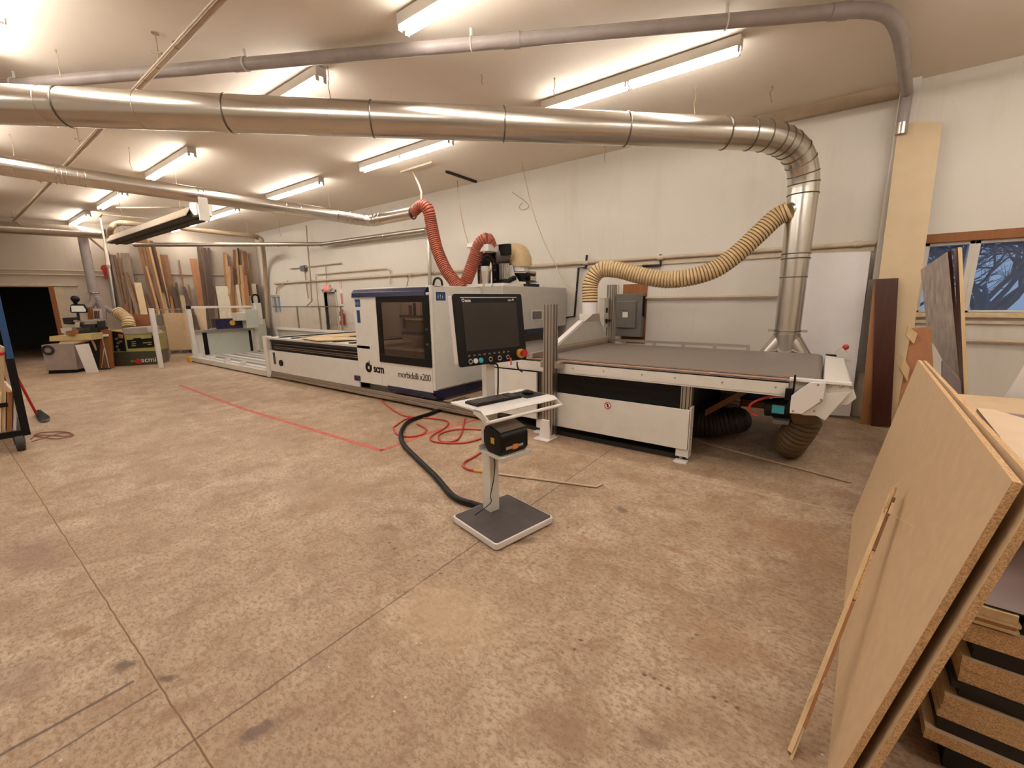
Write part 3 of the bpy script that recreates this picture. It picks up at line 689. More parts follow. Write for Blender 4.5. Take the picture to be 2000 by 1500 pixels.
pipe('cable', [PY(796, 538, yw), PY(797, 548, yw), PY(794, 560, yw)], .008, M_dark, 'short dark cable hanging from the wall pipe above the cabin', 'cable', True, 6)
pipe('conduit', [PY(636, 520, yw), PY(638, 555, yw)], .014, M_tan, 'thin hooked conduit rising from the exit sign')
pipe('conduit', [PY(617, 540, yw), PY(621, 590, yw), PY(625, 625, yw)], .014, M_tan, 'thin vertical conduit left of the exit door frame')
pipe('conduit', [PY(500, 478, yw), PY(506, 530, yw), PY(506, 560, yw)], .016, M_tan, 'thin vertical conduit next to the far corner')
pipe('conduit', [PY(540, 575, yw), PY(541, 562, yw), PY(562, 549, yw)], .02, M_tan, 'bent conduit above the small far window')
# far wall pipes
for z_, lab in ((2.86, 'upper'), (2.72, 'lower')):
    a_, c_ = FWp(tL(208, 535), z_)+FWN*.05, FWp(12.5, z_)+FWN*.05
    pipe('wall_pipe', [a_, c_], .022, M_pipew, '%s of two thin pipes above the dark doorway' % lab)
pipe('wall_pipe', [FWp(.3, 2.80)+FWN*.05, FWp(tL(240, 536), 2.80)+FWN*.05], .025, M_tan, 'brown pipe on the far wall behind the leaning lumber')
a_ = FWp(tL(209, 530), 0)+FWN*.02
t = thing('fire_alarm', 'red alarm device on the far wall at the end of the pipes', 'alarm', a_+Z_*2.6)
B().obox(a_+Z_*2.62+FWD*-.08, FWD*.16, FWN*.08, Z_*.24).build('housing', M_red, t, bevel=.01); B().cyl(a_+Z_*2.95+FWN*0, a_+Z_*2.95+FWN*.1, .12).build('bell', M_red, t, smooth=True)
# exit sign, notice, extinguisher
c = PY(638, 562, YW-.06)
t = thing('exit_sign', 'glowing red exit sign above the grey exit door', 'sign', (c.x, YW, c.z-.12))
B().box(c.x-.17, c.x+.17, YW-.07, YW, c.z-.10, c.z+.10).build('housing', M_offwhite, t, bevel=.01)
g = NG('lit_red_sign'); e = g.n('ShaderNodeEmission'); e.inputs[0].default_value = (1, .10, .09, 1); e.inputs[1].default_value = 1.3; g.l(e.outputs[0], g.out.inputs[0])
B().box(c.x-.15, c.x+.15, YW-.075, YW-.07, c.z-.08, c.z+.08).build('lit_face', g.m, t)
text('lettering', 'EXIT', .17, (c.x-.13, YW-.077, c.z-.06), X_, Z_, M_whitepanel, t, spacing=.9)
for s in (-1, 1): B().sphere((c.x+s*.22, YW-.08, c.z-.03), .05, 8).build('emergency_lamp', M_offwhite, t, smooth=True)
c = PY(667, 570, YW)
t = thing('notice', 'narrow red and white vertical notice on the wall right of the exit door', 'sign', (c.x, YW, c.z-.4))
B().box(c.x-.1, c.x+.1, YW-.008, YW, c.z-.42, c.z+.42).build('board', M_whitepanel, t)
B().box(c.x-.06, c.x+.06, YW-.012, YW-.008, c.z-.38, c.z-.05).build('red_print', plain('faded_red_print', (196, 120, 108), .7), t); B().box(c.x-.05, c.x-.03, YW-.012, YW-.008, c.z+.1, c.z+.38).box(c.x+.03, c.x+.05, YW-.012, YW-.008, c.z+.1, c.z+.38).build('red_print', MATS['faded_red_print'], t)
c = PY(668, 620, YW-.1)
t = thing('fire_extinguisher', 'red fire extinguisher hanging on the wall right of the exit door', 'fire extinguisher', (c.x, YW-.1, c.z-.25))
B().tube([(c.x, YW-.1, c.z-.24), (c.x, YW-.1, c.z-.23), (c.x, YW-.1, c.z+.1), (c.x, YW-.1, c.z+.15), (c.x, YW-.1, c.z+.17)], [.07, .082, .082, .05, .025], 16).build('cylinder', M_red, t, smooth=True)
B().box(c.x-.03, c.x+.03, YW-.13, YW-.07, c.z+.17, c.z+.24).box(c.x-.03, c.x+.09, YW-.11, YW-.09, c.z+.22, c.z+.25).build('valve_handle', M_black, t)
B().tube(catmull([(c.x-.03, YW-.1, c.z+.2), (c.x-.11, YW-.1, c.z+.15), (c.x-.1, YW-.1, c.z-.08)], 5), .012, 8).build('hose', M_black, t, smooth=True)
B().box(c.x-.05, c.x+.05, YW-.185, YW-.182, c.z-.1, c.z+.05).build('label_plate', M_paper, t)
# electrical disconnect on plywood
ex0, ex1, ez0, ez1 = -3.22, -2.72, 1.03, 1.82
tag(B().box(-3.16, -2.70, YW-.027, YW-.002, .9, 2.0).build('backing_board', M_orangewood), 'orange plywood board fixed on the wall behind the grey electrical box', 'board')
t = thing('electrical_box', 'dark grey electrical disconnect box on the wall behind the conveyor', 'box', ((ex0+ex1)/2, YW, ez0))
B().box(ex0, ex1, YW-.20, YW-.025, ez0, ez1).build('enclosure', M_boxgrey, t, bevel=.008)
B().box(ex0+.03, ex1-.10, YW-.235, YW-.20, ez0+.16, ez1-.13).build('raised_cover', M_boxgrey, t, bevel=.02, seg=3)
B().box(ex0+.15, ex0+.25, YW-.238, YW-.235, ez0+.36, ez0+.46).build('label_plate', M_paper, t)
B().box(ex0+.16, ex0+.18, YW-.239, YW-.235, ez0+.475, ez0+.49).box(ex0+.20, ex0+.215, YW-.239, YW-.235, ez0+.475, ez0+.49).build('printed_mark', M_black, t)
B().box(ex1, ex1+.03, YW-.15, YW-.11, ez0+.38, ez0+.75).build('switch_lever', M_black, t, bevel=.004)
tag(B().tube([(-3.26, YW-.05, 2.0), (-3.26, YW-.05, 1.25)], .02, 8).tube([(-3.26, YW-.05, 1.25), (-3.26, YW-.05, 1.15)], .035, 8).build('conduit', M_pipew, smooth=True), 'short conduit rising left of the grey electrical box', 'pipe')
# power plug block behind the portal
tag(B().box(-3.52, -3.34, YW-.05, YW, 1.25, 1.72).build('outlet_panel', M_offwhite, bevel=.004), 'white outlet panel on the wall left of the electrical box', 'box')
#==PART3==
# ================================================================== ROUTER (cabin, bed, bridge)
YFm = 4.5
cx0, cx1, cz1 = -6.84, -4.82, 1.955
t = thing('router_machine', 'white CNC router with smoked-window cabin and long bed in the middle of the shop', 'machine', (-6.5, 5.7, 0))
# cabin shell as a hollow box with the window opening
wx0, wx1, wz0, wz1 = -6.16, -4.87, .70, 1.81
b = B(); zb = .27
b.box(cx0, wx0, YFm, YFm+.05, zb, cz1-.16); b.box(wx1, cx1, YFm, YFm+.05, zb, cz1); b.box(wx0, wx1, YFm, YFm+.05, zb, wz0); b.box(wx0, wx1, YFm, YFm+.05, wz1, cz1-.10)
b.box(cx1-.05, cx1, YFm+.05, 5.66, zb, cz1)                          # right side
b.box(cx0, cx0+.05, YFm+.05, 5.66, zb+.75, cz1-.16)                       # left side
b.box(cx0, cx1, YFm+.05, 4.72, cz1-.03, cz1); b.box(cx0, cx1, 5.5, 5.66, cz1-.03, cz1)                         # roof strips, gap between left open to let light into the cabin
b.build('cabin_shell', M_white, t, bevel=.012)
b = B(); pr = [(YFm+.10, cz1+.005), (YFm+.02, cz1-.025), (YFm-.02, cz1-.07), (YFm-.03, cz1-.155), (YFm+.1, cz1-.155)]
b.prism([V((cx0, y, z)) for y, z in pr], X_*(cx1-.12-cx0)); b.build('navy_visor', M_navy, t, bevel=.008)
b = B().box(wx0, wx1, YFm-.02, YFm, wz1-.10, wz1).box(wx0, wx1, YFm-.02, YFm, wz0, wz0+.13).box(wx0, wx0+.13, YFm-.02, YFm, wz0+.13, wz1-.10).box(wx1-.14, wx1, YFm-.02, YFm, wz0+.13, wz1-.10)
fr_ = b.build('window_frame', M_black, t, bevel=.004)
B().box(wx0+.13, wx1-.14, YFm-.012, YFm-.004, wz0+.13, wz1-.10).build('window_pane', M_tint, fr_)
for z in (1.28, 1.05): B().box(wx1-.09, wx1-.03, YFm-.024, YFm-.02, z, z+.03).build('lock_plate', M_darkgrey, fr_)
# things seen inside: spindle head, rail
def ibox(x0, y0, x1, y1, Y, d): p, q = PY(x0, y0, Y), PY(x1, y1, Y); return B().box(min(p.x, q.x), max(p.x, q.x), Y, Y+d, min(p.z, q.z), max(p.z, q.z))
ibox(786, 625, 834, 647, 5.1, .4).build('inner_head', plain('beige_inner_cover', (206, 190, 150), .5), t, bevel=.02)
ibox(780, 616, 836, 621, 5.05, .1).build('inner_rail', M_boxgrey, t)
ibox(784, 648, 816, 655, 5.05, .2).build('inner_skirt', plain('dull_purple_skirt', (92, 72, 96), .5), t)
ibox(797, 596, 801, 616, 5.2, .05).build('inner_pipe', M_boxgrey, t); ibox(806, 592, 809, 616, 5.2, .05).build('inner_pipe', M_dark, t)
ibox(786, 622, 790, 640, 5.08, .02).build('inner_hook', M_dark, t)
B().box(cx0+.06, -6.0, 5.50, 5.55, .9, 1.9).build('inner_side_sheet', plain('pinkish_inner_sheet', (196, 180, 174), .5), t)
# rear bridge (grey block to the right/back)
b = B(); b.box(cx0+.2, -4.35, 5.66, 7.82, 1.20, 1.965); b.build('bridge_housing', M_lightgrey, t, bevel=.008)
b = B(); b.box(cx0+.2, -4.34, 5.68, 7.5, 1.12, 1.20); b.build('bridge_trim', M_navy, t)
b = B().box(-4.78, -3.92, 4.6, 6.8, .03, .16); b.build('side_step', M_tan, t, bevel=.004)
for i in range(7): B().box(-4.66+i*.08, -4.63+i*.08, 4.7, 5.0, .16, .166).build('vent_slot', M_dark, t)
b = B(); b.box(-4.8, -4.5, 5.72, 6.7, .16, .93); b.build('side_column', M_lightgrey, t, bevel=.006)
b = B(); b.box(-4.84, -4.45, 5.7, 6.1, .995, 1.12); b.build('bridge_foot', M_boxgrey, t, bevel=.01)
B().box(-4.35, -4.345, 6.5, 6.9, 1.35, 1.55).build('connector_plate', M_offwhite, t); B().box(-4.345, -4.335, 6.55, 6.85, 1.38, 1.52).build('connector_grille', M_boxgrey, t)
# cabin underside navy skirt on right side
b = B(); b.prism([V((cx1+.014, YFm-.008, .335)), V((cx1+.014, 5.66, .335)), V((cx1+.014, 5.66, .205)), V((cx1+.014, YFm+.10, .19)), V((cx1+.014, YFm-.008, .25))], -X_*.06)
b.prism([V((cx1+.014, YFm-.008, .30)), V((cx1+.014, YFm+.012, .25)), V((cx1+.014, YFm+.012, .19)), V((cx1+.014, YFm-.008, .25))], -X_*1.2)
b.build('navy_skirt', M_navy, t, bevel=.004)
B().box(cx1, cx1+.03, YFm+.05, 5.66, .335, .352).build('skirt_strip', M_alu, t)
b = B(); b.box(-5.9, cx1+.01, YFm+.02, 5.62, zb-.035, zb); b.build('skirt_ledge', M_alu, t)
# base and bed
bx0 = -10.5
B().box(-6.9, -4.86, 4.72, 6.9, .10, .9).build('machine_base', M_offwhite, t, bevel=.01)
B().box(-6.0, -4.86, 4.64, 4.72, .14, .27).build('vent_grille', M_boxgrey, t)
b = B(); b.box(bx0+.12, cx0, 4.5, 4.53, .17, .66); b.build('bed_panel', M_white, t, bevel=.004)
b = B(); b.box(bx0, bx0+.16, 4.46, 4.6, .02, .98); b.build('corner_post', M_white, t, bevel=.01)
b = B(); b.box(bx0+.16, cx0, 4.62, 6.9, .02, .84); b.build('bed_body', M_dark, t)
b = B()
nb = 22
b.box(bx0+.2, cx0, 4.56, 4.62, .66, .86); b.build('bellows', M_black, t)
b = B()
for z in (.705, .74, .80): b.box(bx0+.35, cx0, 4.545, 4.56, z, z+.012)
b.build('guide_rail', M_alu, t)
b = B().box(bx0+.1, cx0+.4, 4.5, 6.95, .90, .955); b.build('bed_top', M_offwhite, t, bevel=.004)
b = B().box(bx0+.3, cx0, 4.498, 4.56, .86, .915); b.build('bed_edge', M_dark, t)
b = B()
for i in range(6):
    x = bx0+.5+i*.55; b.box(x, x+.12, 4.6, 6.8, .955, .975)
b.build('suction_bar', M_black, t)
# long aluminium base beam
b = B().box(bx0+.05, -3.92, 4.48, 4.6, .045, .10).box(bx0+.05, -3.92, 4.50, 4.6, .105, .165); b.build('base_beam', M_alu, t, bevel=.004)
b = B()
for x in (-9.5, -7.5, -5.6, -4.9): b.cyl((x, 4.56, 0), (x, 4.56, .06), .03, 10)
b.build('levelling_foot', M_boxgrey, t)
# square navy corner plate, stickers, marks
B().box(-6.98, -6.80, YFm-.012, YFm+.0, .29, .385).build('navy_corner_plate', M_navy, t)
for i, (x, z, w_, h_) in enumerate(((-6.78, 1.64, .15, .13), (-6.75, 1.36, .09, .22), (-4.82+.0, 0, 0, 0))):
    if w_: B().box(x, x+w_, YFm-.003, YFm, z, z+h_).build('blue_sticker', M_blue, t)
text('sticker_print', 'i ! i', .09, (-6.765, YFm-.005, 1.67), X_, Z_, M_whitepanel, t)
B().box(cx1, cx1+.003, YFm+.10, YFm+.30, 1.73, 1.86).build('blue_sticker', M_blue, t)
text('sticker_print', 'i ! i', .09, (cx1+.005, YFm+.13, 1.76), Y_, Z_, M_whitepanel, t)
text('maker_logo', 'scm', .20, (-6.38, YFm-.003, .50), X_, Z_, M_black, t, bold=.006, spacing=.92)
b = B(); n_ = 20; c = V((-6.52, YFm-.003, .57))
b.prism([c+V((math.cos(a)*.095, 0, math.sin(a)*.095)) for a in [math.radians(100+i*300/n_) for i in range(n_+1)]]+[c+V((math.cos(a)*.028, 0, math.sin(a)*.035+.0)) for a in [math.radians(400-i*300/n_) for i in range(n_+1)]], Y_*.002)
b.prism([c+V((-.01, 0, .02)), c+V((.04, 0, .02)), c+V((.03, 0, .13)), c+V((-.02, 0, .05))], Y_*.002)
b.build('logo_mark', M_black, t)
text('model_lettering', 'morbidelli x200', .155, (-5.72, YFm-.003, .475), X_, Z_, M_darkgrey, t, spacing=.86, sx=.98)
# control slot marks on the bed panel
B().box(-10.15, -10.05, 4.495, 4.5, .35, .62).build('warning_label', M_darkgrey, t); B().cyl((-9.78, 4.47, .40), (-9.78, 4.5, .40), .07, 14).build('key_switch', M_black, t)
# roof machinery
S = lambda px, py, Y: PY(px, py, Y)
b = B()
p0 = S(935, 562, 6.3); arc = [S(938, 564, 6.35), S(937, 530, 6.35), S(940, 508, 6.35), S(950, 498, 6.35), S(960, 503, 6.35), S(965, 520, 6.35), S(966, 565, 6.35)]
path = catmull(arc, 5); w2 = V((.0, .22, 0)); n_ = len(path)
vs = []
for i, p in enumerate(path):
    tn = (path[min(i+1, n_-1)]-path[max(i-1, 0)]).normalized(); nn = tn.cross(Y_).normalized()*.055
    vs += [p-nn, p+nn, p+nn+w2, p-nn+w2]
fs = []
for i in range(n_-1):
    for j in range(4): fs.append((i*4+j, i*4+(j+1) % 4, (i+1)*4+(j+1) % 4, (i+1)*4+j))
b.add(vs, fs+[(3, 2, 1, 0), tuple((n_-1)*4+j for j in range(4))]); ch = b.build('cable_chain', M_black, t)
b = B()
for i in range(2, n_-1, 2):
    p = path[i]; b.box(p.x-.012, p.x+.03, p.y-.004, p.y, p.z-.02, p.z+.015)
b.build('chain_link', plain('dark_red_link', (86, 44, 34), .5), ch)
B().box(*sorted((S(900, 560, 6.3).x, S(1010, 560, 6.3).x)), 5.9, 6.9, 1.96, 2.02).build('roof_plate', M_white, t, bevel=.004)
B().cyl(S(948, 560, 6.2), S(948, 530, 6.2), .10, 18).build('spindle_motor', M_galv, t, smooth=True)
B().cyl(S(948, 530, 6.2), S(948, 520, 6.2), .085, 18).build('fan_cover', M_offwhite, t, smooth=True)
a_, c_ = S(940, 487, 6.3), S(960, 487, 6.3)
B().cyl(S(927, 484, 6.15), S(927, 476, 6.15), .15, 20, .13).box(S(935, 0, 6.2).x, S(955, 0, 6.2).x, 6.05, 6.4, S(945, 493, 6.2).z, S(945, 480, 6.2).z).build('white_clamp', M_whitepanel, t, bevel=.004)
B().box(*sorted((S(958, 0, 6.4).x, S(990, 0, 6.4).x)), 6.35, 6.45, S(970, 500, 6.4).z, S(970, 479, 6.4).z).build('support_frame', M_black, t)
B().cyl(S(966, 500, 6.4), S(992, 498, 6.6), .17, 20).build('grey_collar', plain('slate_collar', (92, 80, 80), .4), t, smooth=True)
el_ = catmull([S(986, 497, 6.6), S(1000, 492, 6.65), S(1018, 496, 6.7), S(1026, 508, 6.7), S(1022, 522, 6.7)], 6)
B().corr([S(984, 498, 6.6), S(998, 495, 6.65), S(1012, 497, 6.7), S(1018, 507, 6.7), S(1018, 521, 6.7)], .19, .08, .03, 22).build('beige_elbow_hose', M_beigeflex, t, smooth=True)
B().cyl(S(1017, 521, 6.7), S(1017, 531, 6.7), .15, 20).build('hose_collar', M_whitepanel, t, smooth=True)
B().prism([S(1000, 533, 6.6), S(1030, 533, 6.6), S(1024, 545, 6.6), S(1034, 551, 6.6), S(1005, 549, 6.6)], Y_*.3).build('black_funnel', M_black, t)
B().prism([S(990, 518, 6.5), S(1000, 518, 6.5), S(1002, 534, 6.5), S(1012, 550, 6.5), S(992, 553, 6.5)], Y_*.04).build('white_bracket', M_whitepanel, t)
B().box(*sorted((S(973, 0, 6.5).x, S(987, 0, 6.5).x)), 6.4, 6.6, 1.98, S(980, 515, 6.5).z).build('finned_motor', M_boxgrey, t, bevel=.01)
b = B()
for i in range(5):
    x = S(974+i*3, 0, 6.39).x; b.box(x, x+.015, 6.385, 6.4, 2.02, S(980, 517, 6.5).z)
b.build('motor_fin', M_galv, t)
B().box(*sorted((S(1028, 0, 6.8).x, S(1038, 0, 6.8).x)), 6.75, 6.95, 1.96, S(1033, 530, 6.8).z).build('vertical_guide', M_galv, t)
B().tube(catmull([S(970, 556, 6.3), S(985, 553, 6.25), S(1000, 545, 6.25), S(1006, 543, 6.3)], 4), .045, 10).tube([S(968, 550, 6.4), S(990, 547, 6.4)], .03, 8).build('pneumatic_line', M_black, t, smooth=True)
B().box(*sorted((S(985, 0, 6.5).x, S(1028, 0, 6.5).x)), 6.5, 6.9, 1.96, 2.02).build('carriage_plate', M_dark, t)
B().tube(catmull([S(846, 558, 5.6), S(849, 546, 5.6), S(856, 543, 5.6), S(862, 548, 5.6), S(864, 560, 5.6)], 5), .02, 8).build('cable_loop', M_black, t, smooth=True)
for px in (878, 912, 945, 962):
    q = S(px, 557, 5.6); B().ring((q.x, 5.6, cz1+.02), X_, .022, .007, 12).build('lifting_eye', M_galv, t, smooth=True)
# boards lying on the bed
for i, (pts_, lab) in enumerate((([(585, 661), (640, 655), (697, 660), (697, 664), (620, 666)], 'pale thin board lying on the machine bed, nearest the cabin edge'), ([(640, 655), (697, 651), (697, 656), (650, 659)], 'pale thin board lying on the machine bed, farther back'))):
    z_ = .976+.012*i
    tag(B().prism([PZ(px, py, z_) for px, py in pts_], Z_*.012).build('thin_board', M_ply), lab, 'board')

# ================================================================== OUTFEED CONVEYOR
tz = .99
t = thing('outfeed_conveyor', 'white outfeed conveyor table with grey belt on aluminium legs', 'conveyor', (-1.9, 5.6, 0))
b = B(); ex_ = .10
b.box(-3.86, -.02, 4.62, 6.74, tz-.03, tz).box(-4.33, -3.86, 5.72, 6.74, tz-.03, tz); b.tube([(-.02, 4.62+.03, tz-.055), (-.02, 6.70, tz-.055)], .055, 20); b.build('belt', M_belt, t, smooth=True)
b = B().box(-3.86, -.2, 4.50, 4.535, .83, .965).box(-3.86, -.2, 4.50, 4.58, .82, .84).box(-3.86, -.2, 4.50, 4.58, .945, .965); b.build('front_rail', M_white, t, bevel=.003)
B().box(-3.86, -.2, 4.53, 4.62, .965, .985).build('edge_strip', plain('pinkish_edge_strip', (196, 158, 136), .4), t, bevel=.003)
b = B().box(-3.86, -.2, 4.535, 4.56, .985, .992); b.build('edge_line', M_darkgrey, t)
b = B().box(-4.3, -.2, 6.74, 6.80, .82, .985); b.build('rear_rail', M_offwhite, t)
b = B(); b.box(-3.0, -.83, 6.82, 6.85, tz+.03, tz+.07)
for x in (-.86, -1.3, -1.75, -2.2, -2.7): b.box(x, x+.04, 6.80, 6.85, .9, tz+.04)
b.build('guide_fence', M_alu, t)
b = B()
for x in (-2.4, -2.0, -1.55, -1.2, -.75, -.3): b.cyl((x, 4.492, .90), (x, 4.5, .90), .009, 8)
b.build('rail_bolt', M_galv, t)
b = B().box(-3.8, -.25, 4.7, 6.7, .80, .93); b.build('belt_bed', M_dark, t)
b = B().box(-3.84, -1.12, 4.75, 6.8, .0+.1, .8); b.build('dark_inside_block', M_dark, t)  # solid dark block stands in for the dark inside under the belt
b = B().box(-2.62, -1.02, 4.49, 4.51, .14, .575); b.build('lower_panel', M_white, t, bevel=.003)
b = B().box(-3.84, -2.92, 4.49, 4.52, .18, .80); b.build('side_panel', M_white, t, bevel=.003)
b = B().box(-3.84, -1.1, 4.56, 4.70, .0, .055); b.build('floor_channel', M_dark, t)
def alupost(b, x, y, z0, z1, s=.045, tt=.08):
    b.box(x, x+tt, y, y+tt, z0, z1)
def ribs(x, y, z0, z1, n, w):
    r = B()
    for i in range(n):
        xx = x+w*(i+.5)/n-.004; r.box(xx, xx+.008, y-.002, y, z0, z1)
    return r
for x, y in ((-1.14, 4.53), (-1.14, 6.6), (-2.95, 4.56)):
    lg = B().box(x, x+.11, y, y+.09, .10, .82).build('leg', M_alu, t, bevel=.004)
    ribs(x, y, .10, .82, 3, .11).build('groove', M_dark, lg)
    B().box(x-.01, x+.12, y-.015, y, .05, .16).box(x-.01, x+.12, y-.10, y+.02, 0, .012).cyl((x+.03, y+.05, 0), (x+.03, y+.05, .10), .022, 10).build('foot_bracket', M_whitepanel, lg, bevel=.002)
B().box(-1.03, -1.015, 4.49, 4.62, .05, .60).build('leg_plate', M_white, t)
b = B()
for z in (.12, .25, .38, .52): b.cyl((-1.015, 4.53, z), (-1.008, 4.53, z), .009, 8)
b.build('plate_bolt', M_galv, t)
# no-access sign on lower panel
c = PY(1187, 792, 4.487)
sg = B().cyl((c.x, 4.487, c.z), (c.x, 4.49, c.z), .047, 24).build('warning_sign', M_whitepanel, t, smooth=True)
B().ring((c.x, 4.486, c.z), Y_, .038, .004, 24).obox(V((c.x-.03, 4.484, c.z+.024)), V((.054, 0, -.054)), V((.006, 0, .006)), Y_*.002).build('red_ring', M_red, sg)
B().sphere((c.x, 4.486, c.z+.015), .008, 6).box(c.x-.006, c.x+.006, 4.484, 4.487, c.z-.02, c.z+.01).build('pictogram', M_black, sg)
# end casing
b = B(); ca = [(.02, .995), (.28, .965), (.36, .88), (.30, .78), (.04, .78), (.04, .9)]
b.prism([V((x, 4.50, z)) for x, z in [(.05, 1.0), (.235, .985), (.285, .87), (.235, .80), (.04, .79)]], Y_*2.22); b.build('end_casing', M_white, t, bevel=.008)
b = B(); b.box(-.2, .24, 4.47, 4.55, .975, 1.0); b.build('rail_cap', M_whitepanel, t, bevel=.003)
Yp = 4.47
b = B(); b.prism([PY(px, py, Yp) for px, py in ((1612, 746), (1615, 768), (1661, 766), (1611, 821), (1594, 812), (1570, 811), (1552, 805), (1545, 780))], Y_*.02)
b.build('end_plate', M_white, t, bevel=.002)
b = B(); b.prism([PY(px, py, Yp-.03) for px, py in ((1545, 773), (1583, 747), (1613, 748), (1608, 781), (1566, 809), (1542, 807))], Y_*.025)
b.build('drive_cover', M_whitepanel, t, bevel=.004)
b = B()
for px, py in ((1549, 803), (1604, 781), (1598, 752), (1590, 803)): c = PY(px, py, Yp-.034); b.cyl(c, c+Y_*.01, .010, 8)
for px, py in ((1621, 754), (1642, 755), (1663, 757)): c = PY(px, py, 4.492); b.cyl(c, c+Y_*.01, .014, 10)
b.build('cover_bolt', M_galv, t)
b = B().box(-.22, .05, 4.52, 4.56, .80, .97); b.build('rail_end_bracket', M_offwhite, t)
b = B(); c = PY(1541, 770, 4.46); b.box(c.x-.03, c.x+.02, 4.44, 4.5, c.z-.05, c.z+.05).tube([c+V((.03, 0, .18)), c+V((.03, -.01, .02)), c+V((0, -.01, -.1))], .008, 6).build('sensor_switch', M_black, t)
# motor
c0, c1_ = PY(1494, 795, 4.75), PY(1545, 797, 4.75)
mt_ = B().cyl(c0, c0.lerp(c1_, .3), .085, 18).cyl(c0.lerp(c1_, .3), c1_, .095, 18).build('drive_motor', M_black, t, smooth=True)
a_ = c0.lerp(c1_, .45); B().box(a_.x-.03, a_.x+.07, a_.y-.099, a_.y-.09, a_.z-.035, a_.z+.045).build('cyan_label_plate', M_cyan, mt_)
B().box(c0.x+.08, c1_.x, a_.y-.09, a_.y+.05, a_.z-.14, a_.z-.10).build('motor_shield', M_boxgrey, mt_, bevel=.005)
B().tube(catmull([PY(1545, 775, 4.6), PY(1520, 772, 4.6), PY(1490, 778, 4.6), PY(1466, 790, 4.6), PY(1467, 805, 4.6), PY(1480, 812, 4.6)], 5), .012, 8).build('orange_cable', M_redhose, mt_, smooth=True)
# dust funnel under end and its hose
b = B().loft([PY(1542, 808, 4.7), PY(1603, 812, 4.7), PY(1603, 812, 4.7)+Y_*.5, PY(1542, 808, 4.7)+Y_*.5], [PY(1550, 828, 4.8), PY(1590, 829, 4.8), PY(1590, 829, 4.8)+Y_*.3, PY(1550, 828, 4.8)+Y_*.3]); b.build('dust_funnel', M_olive, t)
tag(B().corr([PY(1574, 815, 4.95), PY(1563, 836, 4.98), PY(1549, 856, 5.05), PY(1543, 866, 5.2), PY(1545, 866, 5.5), PY(1552, 850, 5.9), PY(1560, 820, 6.4), (XD+.40, 6.85, .62)], .145, .045, .09, 18).build('flexible_hose', [M_olive, M_valley_dark], smooth=True), 'dark olive ribbed hose looping to the floor under the conveyor end', 'hose')
tag(B().corr([(XD-.42, 6.88, .62), (-.9, 6.8, .42), (-1.0, 6.3, .2), (-.98, 5.8, .17), (-1.3, 5.5, .16), (-2.0, 5.3, .16), (-2.4, 5.2, .16)][:4]+[PY(1440, 820, 5.6), PY(1390, 828, 5.5), PY(1352, 826, 5.45)], .155, .045, .07, 18).build('flexible_hose', [M_darkgrey, M_valley_dark], smooth=True), 'dark grey ribbed hose lying on the floor under the conveyor', 'hose')
tag(B().corr([PY(1428, 760, 5.9), PY(1427, 775, 5.9), PY(1423, 800, 5.85)], .11, .05, .08, 18).build('flexible_hose', [M_pvc, M_valley_grey], smooth=True), 'short pale ribbed connector hose seen through the table legs', 'hose')
b = B().box(-1.05, -.2, 6.2, 6.28, .3, .38).obox(V((-1.02, 5.2, .35)), V((.5, .9, .3)), Y_*.06, Z_*.08); b.build('cross_brace', M_orangewood, t)
tag(B().box(-.86, -.5, 6.45, 6.62, .34, .5).build('blue_tray', M_blue), 'blue object glimpsed under the conveyor table', 'tray')
# e-stop box and clips at the back end
es = B().prism([PY(x, y, 6.45) for x, y in ((1631, 689), (1645, 679), (1666, 701), (1664, 706), (1647, 705), (1640, 708))], Y_*.14).build('stop_box', M_lightgrey, t, bevel=.006)
B().sphere(PY(1652, 678, 6.5), .034, 8).cyl(PY(1652, 678, 6.5), PY(1648, 686, 6.5), .015, 8).build('red_button', M_red, es, smooth=True)
c = PY(1622, 697, 6.55); B().box(c.x-.05, c.x+.06, 6.52, 6.6, c.z-.0, c.z+.03).box(c.x-.05, c.x+.06, 6.52, 6.6, c.z-.05, c.z-.03).build('black_clip', M_black, t)
# portal posts holding the hood
def extr(px_top, py_top, X0, Y0, z0, w_, parent):
    ztop = PY(px_top, py_top, Y0).z; p_ = B().box(X0, X0+w_, Y0, Y0+w_, z0, ztop).build('portal_post', M_alu, parent, bevel=.004)
    ribs(X0, Y0, z0, ztop, 3, w_).build('groove', M_dark, p_)
    r = B()
    for i in range(2): yy = Y0+w_*(i+.5)/2; r.box(X0+w_, X0+w_+.002, yy-.004, yy+.004, z0, ztop)
    r.build('groove', M_dark, p_); return p_
PX0 = PY(1070, 850, 4.35).x
fp = extr(1080, 594, -2.72, 4.33, .06, .13, t)
B().box(-2.80, -2.58, 4.22, 4.46, 0, .015).prism([V((-2.76, 4.30, .015)), V((-2.60, 4.30, .015)), V((-2.62, 4.30, .25)), V((-2.73, 4.30, .25))], Y_*.14).build('foot_bracket', M_whitepanel, fp, bevel=.003)
bp = extr(1188, 556, -3.04, 6.86, .9, .13, t)
B().box(-3.02, -2.96, 4.46, 6.86, .99, 1.05).build('portal_sill', M_alu, t, bevel=.003)
B().box(-2.99, -2.965, 5.0, 6.86, 1.05, 1.09).build('sill_strip', M_tan, t)
B().box(-2.78, -2.5, 4.36, 4.47, .90, .98).build('rail_clamp', M_alu, t, bevel=.005)
B().box(-3.1, -3.0, 6.7, 6.86, 1.25, 1.75).build('valve_block', M_offwhite, t, bevel=.004)
b = B()
for z in (1.32, 1.5): b.box(-2.999, -2.99, 6.76, 6.82, z, z+.08)
b.tube(catmull([(-2.97, 6.70, 1.38), (-2.95, 6.9, 1.4), (-2.92, 6.92, 1.7), (-2.93, 6.93, 1.85)], 5), .014, 6); b.build('valve_cable', M_black, t)
